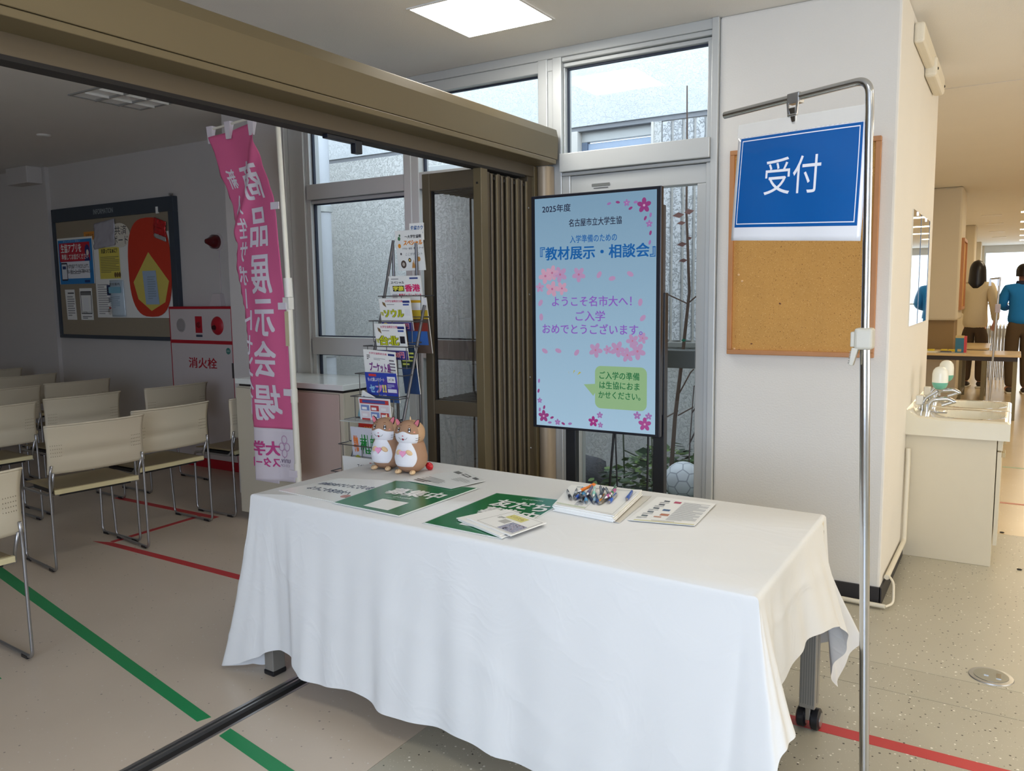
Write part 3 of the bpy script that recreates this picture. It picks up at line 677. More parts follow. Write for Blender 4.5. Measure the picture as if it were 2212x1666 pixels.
    o = bpy.data.objects.new('tablecloth', me); COL.objects.link(o)
    tag(o, 'plain white cloth draped over the reception table almost to the floor', 'tablecloth')
def cloth_mat():
    m = mat('white_cotton', (226,227,226), .85, noise=.015, scale=3, bump=0)
    nt = m.node_tree; N = nt.nodes; L = nt.links; b = N['Principled BSDF']; tc = N.new('ShaderNodeTexCoord')
    a = N.new('ShaderNodeTexNoise'); a.inputs['Scale'].default_value = 3.2; a.inputs['Detail'].default_value = 3; a.inputs['Distortion'].default_value = 1.5
    r = N.new('ShaderNodeValToRGB'); r.color_ramp.elements[0].position = .44; r.color_ramp.elements[0].color = (0,0,0,1); r.color_ramp.elements[1].position = .5; e = r.color_ramp.elements.new(.56); e.color = (0,0,0,1)
    L.new(tc.outputs['Object'], a.inputs['Vector']); L.new(a.outputs['Fac'], r.inputs[0])
    b1 = N.new('ShaderNodeBump'); b1.inputs['Strength'].default_value = .10; b1.inputs['Distance'].default_value = .006; L.new(r.outputs[0], b1.inputs['Height'])
    w = N.new('ShaderNodeTexNoise'); w.inputs['Scale'].default_value = 900; b2 = N.new('ShaderNodeBump'); b2.inputs['Strength'].default_value = .08; b2.inputs['Distance'].default_value = .002
    L.new(tc.outputs['Object'], w.inputs['Vector']); L.new(w.outputs['Fac'], b2.inputs['Height']); L.new(b1.outputs[0], b2.inputs['Normal']); L.new(b2.outputs[0], b.inputs['Normal'])
    return m
cloth()

# ------------------------------------------------------------------ papers on the table
def quadmap(c, z):
    c = [Vector((p[0],p[1],0)) for p in c]
    def f(u, v, l=0):
        p = c[0]*(1-u)*(1-v)+c[1]*u*(1-v)+c[2]*u*v+c[3]*(1-u)*v
        return (p.x, p.y, z+l)
    return f
def sheet(name, label, cat, c, z, th=.0012, m=None, pr=None, curl=0.0, film=0.0, group=None):
    f0 = quadmap(c, 0); ct = f0(.5,.5)
    t = thing(name, label, cat, (ct[0],ct[1],z-th), 0, group)
    def f(u, v, l=0):
        p = f0(u, v); return (p[0], p[1], z+l+curl*(abs(2*u-1)**3)*(abs(2*v-1)**2))
    if film:
        k = film; c2 = [f0(-k,-k), f0(1+k,-k), f0(1+k,1+k), f0(-k,1+k)]
        mb = MB(); mb.hexa([(p[0],p[1],z-th-.0006) for p in c2], [(p[0],p[1],z-th) for p in c2]); mb.build('laminate_edge', mat('clear_film',(225,228,228),.12), t)
    mb = MB(); N = 8
    mb.grid(lambda u,v: f(u,v,0), N, N); mb.grid(lambda u,v: tuple(Vector(f(u,v,0))-Vector((0,0,th))), N, N)
    s = mb.build('sheet', m or M_paper, t, smooth=30)
    mb = MB(); mb.hexa([(f(u,v,0)[0],f(u,v,0)[1],z-th) for u,v in ((0,0),(1,0),(1,1),(0,1))],[(f(u,v,0)[0],f(u,v,0)[1],z-.00005) for u,v in ((0,0),(1,0),(1,1),(0,1))]); mb.build('edge', M_paper, t)
    if pr: pr.build(t, lambda u,v,l: f(u,v,l+.0002), world=True, rough=.25, maxe=None if not curl else .15)
    return t
def papers():
    Z = .7435
    gl = mat('laminated_white', (232,235,234), .22)
    p = Print(); p.text('合格おめでとうございます', .53,.60,.14,(42,62,104), w=.92, bold=.02); p.text('ようこそ名市大へ', .50,.33,.14,(42,62,104), w=.66, bold=.02); p.circ(.86,.22,.06,(188,130,120),1); p.circ(.93,.2,.04,(160,100,90),1)
    sheet('welcome_sign_sheet', 'laminated white sheet with two lines of blue writing, at the left end of the table', 'sign', [(-2.437,2.17),(-2.082,2.14),(-2.117,2.528),(-2.373,2.445)], Z, m=gl, pr=p, film=.02)
    green = mat('green_print', (8,112,62), .22, noise=.03)
    p = Print(); p.text('募集中', .57,.61,.22,(240,240,238), w=.68, bold=.035); p.text('@shopinfo', .56,.44,.05,(220,230,222), w=.24); p.lines(.40,.38,.70,.40,1,(180,210,190)); p.rect(.39,.06,.76,.33,(238,240,236))
    sheet('green_recruiting_sheet', 'green laminated sheet lying left of the other green one, partly under a white sheet', 'sign', [(-2.102,2.13),(-1.774,2.106),(-1.765,2.568),(-2.129,2.512)], Z+.003, m=green, pr=p, film=.02)
    p = Print(); p.rect(.1,.78,.3,.88,(120,122,120)); p.rect(.36,.8,.62,.9,(110,112,112)); p.rect(.4,.83,.58,.87,(225,226,224),2); p.rect(.7,.84,.86,.94,(105,108,108)); p.lines(.1,.1,.6,.4,5,(170,172,170)); p.lines(.5,.5,.9,.72,5,(178,180,178)); p.rect(.08,.15,.4,.18,(70,72,76)); p.rect(.1,.08,.34,.11,(70,72,76))
    sheet('printed_white_sheet', 'white printed sheet lying behind the left green sheet, near the plush toys', 'paper', [(-2.10,2.53),(-1.84,2.50),(-1.80,2.68),(-2.01,2.82)], Z+.006, m=gl, pr=p)
    p = Print(); p.text('友だち', .60,.73,.20,(240,240,238), w=.74, bold=.035); p.text('募集中', .63,.50,.20,(240,240,238), w=.72, bold=.035); p.text('LINE NETWORK', .62,.91,.035,(225,235,228), w=.3); p.rect(.36,.1,.66,.36,(238,240,236))
    sheet('green_friend_sheet', 'green laminated sheet under the folded white leaflet in the middle of the table', 'sign', [(-1.648,2.086),(-1.327,2.066),(-1.376,2.572),(-1.656,2.544)], Z+.001, m=green, pr=p, film=.02)
    # leaflet booklet
    c = [(-1.559,2.154),(-1.323,2.058),(-1.297,2.237),(-1.5,2.315)]
    for i in range(3):
        k = .012*i; cc = [(a[0]+k*(-1)**i, a[1]+k*.6) for a in c]
        pr = None
        if i == 2:
            pr = Print(); pr.frame(.2,.06,.97,.93,.006,(120,110,110)); pr.rect(.34,.62,.72,.86,(236,230,150)); pr.text('いつでも', .53,.74,.10,(150,110,60), w=.3); pr.rect(.42,.34,.58,.54,(200,200,196)); pr.lines(.26,.5,.38,.62,3,(150,150,150)); pr.rect(.62,.10,.95,.52,(176,180,200))
            rr = random.Random(3)
            for k2 in range(60): pr.circ(rr.uniform(.64,.93), rr.uniform(.12,.50), rr.uniform(.008,.018), rr.choice([(214,190,200),(120,120,140),(226,214,226),(96,92,104)]), 2, 6)
        sheet('folded_leaflet', ('white leaflet at the bottom of the pile on the right green sheet','middle leaflet of the pile on the right green sheet','white leaflet with a yellow box and a photo, topmost on the right green sheet')[i], 'leaflet', cc, Z+.006+.0035*i, th=.003, pr=pr, group='leaflets on the right green sheet')
    # form stack with pens
    c = [(-1.345,2.428),(-1.101,2.399),(-1.158,2.771),(-1.427,2.713)]
    rr = random.Random(11)
    for i in range(5):
        dx, dy = rr.uniform(-.006,.006), rr.uniform(-.006,.006); cc = [(a[0]+dx,a[1]+dy) for a in c]
        pr = None
        if i == 4: pr = Print(); pr.rect(.02,.05,.5,.11,(220,222,190)); pr.frame(.5,.03,.96,.9,.006,(200,200,198)); pr.lines(.1,.9,.9,.97,2,(170,170,170)); pr.lines(.3,.12,.42,.4,8,(160,160,165))
        sheet('form_sheet', ('white form at the bottom of the stack under the pens','second white form from the bottom under the pens','middle white form of the stack under the pens','second white form from the top under the pens','topmost white form with the heap of pens on it')[i], 'paper', cc, Z+.0045+.0045*i, th=.0042, pr=pr, group='forms stacked under the pens', curl=.0015 if i > 2 else 0)
    # beige clear folder beside
    c = [(-1.155,2.420),(-1.08,2.40),(-1.125,2.79),(-1.17,2.76)]
    sheet('clear_folder', 'beige clear folder sticking out from under the right side of the form stack', 'folder', c, Z+.0016, m=mat('beige_film',(206,200,186),.3))
    # handout on the right
    c = [(-1.072,2.447),(-.863,2.490),(-.89,2.79),(-1.101,2.787)]
    for i in range(3):
        pr = None; cc = [(a[0]+.006*i,a[1]-.003*i) for a in c]
        if i == 2:
            pr = Print(); pr.rect(.05,.0,.98,.04,(232,226,180)); pr.lines(.3,.06,.95,.08,1,(120,100,50))
            for k in range(5): pr.rect(.08+.02*k,.18+.16*k,.18+.02*k,.23+.16*k,(90,92,98)); pr.lines(.04+.02*k,.10+.16*k,.2+.02*k,.16+.16*k,3,(180,180,182))
            pr.rect(.34,.8,.46,.88,(190,70,100)); pr.rect(.3,.45,.42,.52,(86,112,150)); pr.rect(.34,.26,.48,.34,(196,130,100)); pr.rect(.28,.18,.40,.22,(200,140,110)); pr.lines(.5,.12,.95,.9,22,(196,196,198))
        sheet('handout_sheet', ('bottom white handout at the right of the pens','middle white handout at the right of the pens','printed white handout with small pictures, right of the pens')[i], 'paper', cc, Z+.001+.0015*i, pr=pr, group='handouts right of the pens')
papers()

def pens():
    specs = [ # x, y, angle, layer, body colour, grip colour, label
     (-1.352,2.560,8,0,(206,208,210),(34,36,44),'clear pen with a black grip, leftmost of the heap'),
     (-1.338,2.585,-3,0,(222,224,226),(60,64,70),'silver and white pen, second from the left of the heap'),
     (-1.324,2.620,4,0,(214,222,232),(64,166,214),'white pen with a sky blue grip at the back left of the heap'),
     (-1.318,2.575,-12,0,(236,238,240),(28,84,182),'white pen with a royal blue grip at the left of the heap'),
     (-1.304,2.555,6,0,(70,76,92),(34,40,60),'dark navy pen low in the left of the heap'),
     (-1.290,2.560,-16,0,(150,152,156),(30,30,34),'grey pen with a black tip slanting in the left front of the heap'),
     (-1.276,2.545,2,0,(96,92,126),(90,166,216),'purple-grey pen with a light blue grip, front middle of the heap'),
     (-1.262,2.555,10,0,(60,66,84),(28,38,72),'navy pen under the turquoise one in the heap'),
     (-1.248,2.560,-4,0,(190,222,232),(150,190,214),'pale blue pen low in the middle of the heap'),
     (-1.234,2.550,5,0,(40,54,98),(52,82,140),'dark blue pen with a round clip end, front middle of the heap'),
     (-1.220,2.560,-10,0,(206,208,204),(226,154,40),'pen with a yellow-orange grip at the front right of the heap'),
     (-1.206,2.560,-20,0,(112,108,100),(120,112,96),'dark bronze pen, front right of the heap'),
     (-1.192,2.590,-14,0,(150,152,158),(30,96,196),'pen with a bright blue grip, right side of the heap'),
     (-1.318,2.640,-28,1,(244,140,54),(238,128,40),'orange pen lying across the left top of the heap'),
     (-1.292,2.610,-8,1,(110,104,140),(96,90,130),'grey-purple pen on top, left of the middle of the heap'),
     (-1.270,2.600,-2,1,(226,240,236),(146,214,196),'white pen with a mint grip and green clip on top of the heap'),
     (-1.254,2.625,2,1,(140,146,150),(96,100,106),'grey see-through pen on top of the middle of the heap'),
     (-1.238,2.600,-6,1,(60,62,76),(36,40,60),'dark grey pen with a white button on top of the heap'),
     (-1.222,2.615,6,1,(170,172,172),(92,96,96),'grey pen with a white tip on top, right of the middle of the heap'),
     (-1.204,2.600,-18,1,(188,92,150),(176,84,140),'magenta pen on top of the right side of the heap'),
     (-1.216,2.650,-10,1,(120,124,120),(52,120,72),'four-colour pen with red and green buttons at the back of the heap'),
     (-1.156,2.655,-12,0,(60,96,176),(40,84,170),'blue pen lying apart at the right of the heap'),
    ]
    Z0 = .7435+.0228
    for (x, y, a, l, bc, gc, lab) in specs:
        t = thing('ballpoint_pen', lab, 'pen', (x,y,Z0+.0062+l*.0125), R_(a+26), 'pens heaped on the forms')
        r = .0056; bm_ = mat('pen_%d_%d_%d'%bc, bc, .22, noise=0); gm = mat('pen_%d_%d_%d'%gc, gc, .4, noise=0)
        # y from tip (-) towards the button (+)
        mb = MB(); mb.lathe([(.0008,-.072),(.0030,-.062),(.0046,-.052)], (0,0,0), 12, 'y'); mb.build('tip', mat('pen_tip_white',(236,236,236),.3) if l else M_steel, t, smooth=60, world=False)
        mb = MB(); mb.lathe([(.0046,-.052),(r*1.1,-.045),(r*1.12,-.02),(r,-.012)], (0,0,0), 12, 'y'); mb.build('grip', gm, t, smooth=60, world=False)
        mb = MB(); mb.lathe([(r,-.012),(r*.96,.05),(r*.85,.056),(.0025,.058),(.0025,.066),(.001,.067)], (0,0,0), 12, 'y'); mb.build('barrel', bm_, t, smooth=60, world=False)
        mb = MB(); mb.box((-.0018,.018,r*.9),(.0018,.056,r*.9+.002)); mb.build('clip', gm, t, world=False, bevel=.0006)
pens()

# ------------------------------------------------------------------ plush hamsters
def hamsters():
    br = mat('plush_brown', (172,134,106), .95, noise=.05, scale=30, bump=.25, bscale=500); br2 = mat('plush_tan', (196,158,122), .95, noise=.05, scale=30, bump=.25, bscale=500)
    wh = mat('plush_white', (236,236,240), .95, noise=.02, scale=30, bump=.25, bscale=500); ft = mat('plush_cream', (232,198,154), .95, noise=.03, bump=.2, bscale=400)
    pk = mat('plush_pink', (240,164,200), .9, noise=.02); ear = mat('plush_ear_pink', (214,124,136), .9); bk = mat('plush_black', (30,26,28), .9)
    t = thing('plush_hamster', 'brown and white plush hamster holding a pink heart, the right one of the pair', 'plush toy', (-2.19,2.692,.7435), R_(9), 'pair of plush hamsters'); t.scale = (.77,.77,.93)
    k = .243   # overall height
    # body of revolution, face towards -y
    def rad(z): # body radius
        P = [(0,.052),(.05,.078),(.15,.090),(.25,.092),(.35,.086),(.45,.080),(.52,.073),(.58,.068)]
        for i in range(len(P)-1):
            if P[i][0] <= z <= P[i+1][0]:
                a = (z-P[i][0])/(P[i+1][0]-P[i][0]); a = a*a*(3-2*a); return P[i][1]*(1-a)+P[i+1][1]*a
        return P[-1][1]
    prof = [(.004,.012),(.05,.006)]+[(rad(z/30), .012+z/30*k) for z in range(1,17)]+[(.002,.012+.56*k)]
    mb = MB(); mb.lathe(prof, (0,0,0), 40); mb.build('body', br, t, smooth=180, world=False)
    hc, hr = (0,-.004,.183), (.083,.078,.059)
    def hsurf(az, el, off=0):   # az from -y direction, superellipsoid-ish head
        ce = abs(math.cos(el))**.85; se = math.sin(el)
        return (hc[0]+(hr[0]+off)*ce*math.sin(az), hc[1]-(hr[1]+off)*ce*math.cos(az), hc[2]+(hr[2]+off)*se)
    mb = MB(); NU, NV = 48, 28
    mb.grid(lambda u,v: hsurf((u-.5)*2*PI, (v-.5)*PI*.999), NU, NV); mb.build('head', br, t, smooth=180, world=False)
    # lighter back of head
    mb = MB(); mb.grid(lambda u,v: hsurf(R_(62)+u*R_(236), (v-.5)*PI*.999, .0012), 36, 24); mb.build('head_back', br2, t, smooth=180, world=False)
    # muzzle patch
    def muz(u, v):
        az = (u-.5)*2*R_(60); top = R_(2)+R_(13)*math.exp(-(az/R_(22))**2); bot = -R_(62)
        return hsurf(az, bot+(top-bot)*v, .0022+.004*math.sin(PI*min(1,max(0,v)))*math.cos(az*.9))
    mb = MB(); mb.grid(muz, 30, 18); mb.build('muzzle', wh, t, smooth=180, world=False)
    # belly patch
    def bel(u, v):
        z = .10+(v)*.46; w = R_(50)*math.sqrt(max(0,1-((z-.28)/.25)**2)) if z < .28 else R_(50)*(1-.42*((z-.28)/.28)**2)
        w = max(w, R_(2)); az = (u-.5)*2*w; r = rad(z)+.0022
        return (r*math.sin(az), -r*math.cos(az), .012+z*k)
    mb = MB(); mb.grid(bel, 24, 24); mb.build('belly', wh, t, smooth=180, world=False)
    def disc(az, el, rx, rz, m, name, off=.006, rot=0, bulge=.0015, nn=20, par=t):
        mb = MB(); c = hsurf(az, el, off)
        pts = []
        for q in range(nn):
            a = 2*PI*q/nn; ux, uz = rx*math.cos(a), rz*math.sin(a); ux, uz = ux*math.cos(rot)-uz*math.sin(rot), ux*math.sin(rot)+uz*math.cos(rot)
            pts.append(hsurf(az+ux/hr[0], el+uz/hr[2], off))
        cc = hsurf(az, el, off+bulge)
        mb.add(pts+[cc], [(i,(i+1)%nn,nn) for i in range(nn)]); return mb.build(name, m, par, smooth=180, world=False)
    for s in (-1, 1):
        e = disc(s*R_(25), R_(22), .0085, .0118, bk, 'eye', .002, bulge=.001)
        disc(s*R_(25), R_(27.5), .0034, .0032, wh, 'highlight', .0036, par=e); disc(s*R_(25), R_(16.5), .0044, .0040, wh, 'highlight', .0036, par=e)
        disc(s*R_(44), R_(12), .006, .0025, mat('blush',(240,158,136),.9), 'cheek', .0025)
        mb = MB(); mb.tube([hsurf(s*R_(24)+R_(q), R_(44-abs(q)*.35-0.06*q*q*.1), .003) for q in (-6,-3,0,3,6)], .0009, 6); mb.build('eyebrow', mat('brow_brown',(104,66,40),.9), t, world=False)
        # ears
        c = Vector(hsurf(s*R_(62), R_(46), .004))
        o = Vector((s*.6,.05,.8)).normalized(); w_ = Vector((0,-1,0)).cross(o); 
        mb = MB(); mb.grid(lambda u,v: tuple(c-o*.008+o*(.034*v)+w_*((u-.5)*.030*math.sqrt(max(.02,1-v**2.2)))+Vector((0,.004*math.cos((u-.5)*PI)-.0,0))), 8, 8); e = mb.build('ear', bk, t, smooth=180, solid=.004, world=False)
        mb = MB(); mb.grid(lambda u,v: tuple(c-o*.004+o*(.029*v)+w_*((u-.5)*.022*math.sqrt(max(.02,1-v**2.2)))+Vector((0,-.003+.004*math.cos((u-.5)*PI),0))), 8, 8); mb.build('ear_lining', ear, e, smooth=180, solid=.002, world=False)
        # arms and feet
        mb = MB(); mb.T = Matrix.Translation((s*.033,-rad(.36)*.93,.012+.37*k)) @ Matrix.Rotation(s*R_(25),4,'Y') @ Matrix.Rotation(s*R_(20),4,'Z'); mb.ell((0,0,0),(.020,.010,.0115),16,10); mb.build('arm', ft, t, smooth=180, world=False)
        mb = MB(); mb.T = Matrix.Translation((s*.045,-.070,.0105)) @ Matrix.Rotation(s*R_(12),4,'Z'); mb.ell((0,0,0),(.017,.024,.0105),16,10); f = mb.build('foot', ft, t, smooth=180, world=False)
        for q in (-1, 1): mb = MB(); mb.tube([(s*.045+q*.005,-.094,.012),(s*.045+q*.005,-.090,.017),(s*.045+q*.0045,-.080,.0213)], .0008, 5); mb.build('toe_line', mat('stitch_brown',(120,84,56),.9), f, world=False)
        for q in range(2): mb = MB(); mb.tube([hsurf(s*R_(48), R_(-14-q*9), .007), hsurf(s*R_(58), R_(-14-q*9), .006), hsurf(s*R_(68), R_(-12-q*9), .004)], .0008, 5); mb.build('whisker', mat('whisker_dark',(60,44,38),.8), t, world=False)
    disc(0, R_(-3), .005, .002, mat('nose_rose',(196,100,110),.8), 'nose', .0075)
    disc(0, R_(-17), .0052, .0048, mat('mouth_red',(150,16,44),.6), 'mouth', .0078)
    for s in (-1, 1): mb = MB(); mb.tube([hsurf(s*R_(a), R_(e), .0085) for a, e in ((3,-15),(8,-17),(13,-15),(17,-9))], .0008, 5); mb.build('mouth_line', MATS['whisker_dark'], t, world=False)
    # heart
    pts = []
    for q in range(28):
        a = 2*PI*q/28; pts.append((.0185*math.sin(a)**3*1.05, .012+.36*k+.0165*(.8125*math.cos(a)-.3125*math.cos(2*a)-.125*math.cos(3*a)-.0625*math.cos(4*a))))
    mb = MB(); mb.prism(pts, -rad(.36)-.014, -rad(.36)-.005, 'y'); mb.build('heart', pk, t, bevel=.002, world=False)
    mb = MB(); mb.lathe([(.001,-.004),(.005,.0),(.004,.012),(.0005,.02)], (0,0,.183+.057), 10); mb.build('hair_tuft', ft, t, smooth=180, world=False)
    mb = MB(); mb.ell((0,.092,.03),(.014,.014,.016),14,10); mb.build('tail', br2, t, smooth=180, world=False)
    c2 = copy_thing(t, (-2.335,2.705,.7435), R_(8), 'brown and white plush hamster holding a pink heart, the left one of the pair')
    for o, z in ((t, 2), (c2, 1)): pass
    mb = MB(); mb.T = Matrix.Translation((-2.142,2.755,.7605)) @ Matrix.Rotation(.5,4,'Y'); mb.ell((0,0,0),(.021,.015,.017),7,5); tag(mb.build('red_pouch', mat('red_satin',(190,24,34),.35), None, smooth=30), 'small shiny red object behind the right plush hamster', 'pouch')
hamsters()

# ------------------------------------------------------------------ digital signage
def display():
    t = thing('digital_sign', 'tall upright screen on a black stand showing pale blue welcome slides', 'display screen', (-1.71,3.56,0))
    x0,x1,z0,z1 = -2.052,-1.374,.832,1.978; yf = 3.50
    mb = MB(); mb.box((x0,yf,z0),(x1,yf+.03,z1)); mb.build('bezel', mat('bezel_black',(22,25,36),.3), t, bevel=.004)
    mb = MB(); mb.prism([(x0+.05,yf+.03),(x1-.0,yf+.03),(x1-.004,yf+.07),(x1-.06,yf+.10),(x0+.1,yf+.10)], z0+.1, z1-.08, 'z'); mb.build('rear_housing', M_black, t, bevel=.004)
    sw, sh = .634, 1.118; sx, sz = -2.030, .845
    # screen: dim panel that gives off light, slightly darker towards the top edge of the slide
    m = bpy.data.materials.new('screen_glow'); m.use_nodes = True; nt = m.node_tree; N = nt.nodes; L = nt.links; b = N['Principled BSDF']
    b.inputs['Base Color'].default_value = (.01,.01,.012,1); b.inputs['Roughness'].default_value = .16; b.inputs['Emission Strength'].default_value = .72
    tc = N.new('ShaderNodeTexCoord'); sp = N.new('ShaderNodeSeparateXYZ'); L.new(tc.outputs['Generated'], sp.inputs[0]); r = N.new('ShaderNodeValToRGB')
    r.color_ramp.elements[0].color = rgb((170,204,228)); r.color_ramp.elements[1].color = rgb((128,164,190)); L.new(sp.outputs[2], r.inputs[0]); L.new(r.outputs[0], b.inputs['Emission Color'])
    mb = MB(); mb.box((sx,yf-.0015,sz),(sx+sw,yf,sz+sh)); scr = mb.build('screen', m, t)
    p = Print()
    X = lambda f: f*sw
    V = lambda f: sh*(1-f)
    K = (30,34,62); B = (18,98,170); P_ = (142,96,196); G = (16,112,64)
    p.text('2025年度', X(.19), V(.047), .036, K, w=.155, bold=.013)
    p.text('名古屋市立大学生協', X(.515), V(.113), .036, K, w=.275, bold=.015)
    p.text('入学準備のための', X(.50), V(.182), .036, B, w=.245, bold=.012)
    p.text('『教材展示・相談会』', X(.52), V(.240), .062, B, w=.60, bold=.025)
    p.text('ようこそ名市大へ！', X(.48), V(.447), .048, P_, w=.42, bold=.015)
    p.text('ご入学', X(.475), V(.510), .048, P_, w=.155, bold=.015)
    p.text('おめでとうございます。', X(.48), V(.567), .048, P_, w=.53, bold=.015)
    p.rrect(X(.515), V(.905), X(.935), V(.722), .03, (150,188,140), 1); p.poly([(X(.52),V(.835)),(X(.52),V(.80)),(X(.42),V(.805)),(X(.50),V(.853))], (150,188,140), 1)
    for i, s_ in enumerate(('ご入学の準備','は生協におま','かせください。')): p.text(s_, X(.715), V(.762+.042*i), .036, G, w=.205 if i < 2 else .215, bold=.013, l=2)
    pk, pk2, mg, lil = (186,150,190), (204,160,186), (150,62,128), (162,116,178)
    for (u,v,r_) in ((.09,.335,.038),(.15,.322,.036),(.22,.33,.038),(.15,.392,.038),(.235,.39,.032),(.38,.332,.036),(.04,.385,.024)): p.flower(X(u),V(v),r_,pk if (u*100)%2<1 else pk2,1,u*9,(190,110,150))
    for (u,v,r_) in ((.52,.655,.036),(.70,.648,.038),(.78,.672,.034),(.86,.655,.040),(.82,.612,.032),(.90,.60,.026),(.62,.652,.022)): p.flower(X(u),V(v),r_,pk if (u*100)%2<1 else pk2,1,u*7,(196,120,156))
    for (u,v,a) in ((.55,.335,1.0),(.655,.352,.2),(.80,.335,-.5),(.88,.452,1.4),(.90,.517,.8),(.045,.452,1.0),(.05,.515,1.6),(.08,.665,-.5),(.20,.662,-.3),(.36,.668,.9)): p.circ(X(u),V(v),.018,pk,1,12,.011,a)
    for (u,v,a,c) in ((.63,.043,.3,lil),(.70,.04,-.2,mg),(.84,.045,.1,lil),(.80,.068,.5,mg),(.955,.10,1.4,lil),(.915,.112,1.1,mg),(.955,.172,1.3,mg),(.95,.21,1.3,lil),(.025,.80,1.4,lil),(.02,.845,1.3,mg),(.03,.93,1.5,lil),(.07,.918,1.3,mg),(.14,.962,.4,mg),(.12,.985,.1,lil),(.24,.985,-.4,mg),(.30,.983,.2,lil)): p.circ(X(u),V(v),.011,c,1,10,.006,a)
    for (u,v,r_,c) in ((.905,.060,.034,mg),(.77,.045,.016,lil),(.945,.135,.016,lil),(.065,.958,.03,mg),(.03,.888,.014,lil),(.19,.98,.016,lil),(.50,.965,.026,(160,50,130)),(.555,.935,.016,lil),(.56,.978,.014,lil),(.92,.96,.032,(170,74,146)),(.86,.925,.019,lil),(.95,.925,.017,lil)): p.flower(X(u),V(v),r_,c,1,1.57,(214,170,200))
    for q in (-1,0,1): p.poly([(X(.335)+q*.022-.004,V(.765)+.004-abs(q)*.006),(X(.335)+q*.03,V(.745)-abs(q)*.006),(X(.335)+q*.034+.006,V(.747)-abs(q)*.008)], (190,184,84), 1)
    o = p.build(scr, lambda u,v,l:(sx+u, yf-.0016-l, sz+v), 'lettering', emit=.72, world=True)
    blk = mat('stand_black',(18,20,26),.4)
    for x in (-1.862, -1.397):
        mb = MB(); mb.box((x-.028,3.545,.05),(x+.028,3.585,1.5)); mb.build('leg', blk, t, bevel=.003)
        mb = MB(); mb.box((x-.03,3.30,.02),(x+.03,3.85,.06)); mb.build('foot', blk, t, bevel=.006)
    mb = MB(); mb.box((-1.86,3.57,1.25),(-1.40,3.60,1.31)); mb.build('crossbar', blk, t)
    mb = MB(); mb.tube(fillet([(-1.63,3.56,.85),(-1.66,3.56,.5),(-1.60,3.57,.03)],.1), .006, 6); mb.build('cable', blk, t); mb = MB(); mb.tube([(-1.625,3.56,.85),(-1.61,3.56,.45),(-1.59,3.57,.03)], .004, 6); mb.build('cable', blk, t)
    mb = MB(); mb.tube([(-1.45,3.55,.85),(-1.455,3.55,.4),(-1.45,3.56,.03)], .005, 6); mb.build('cable', blk, t)
display()

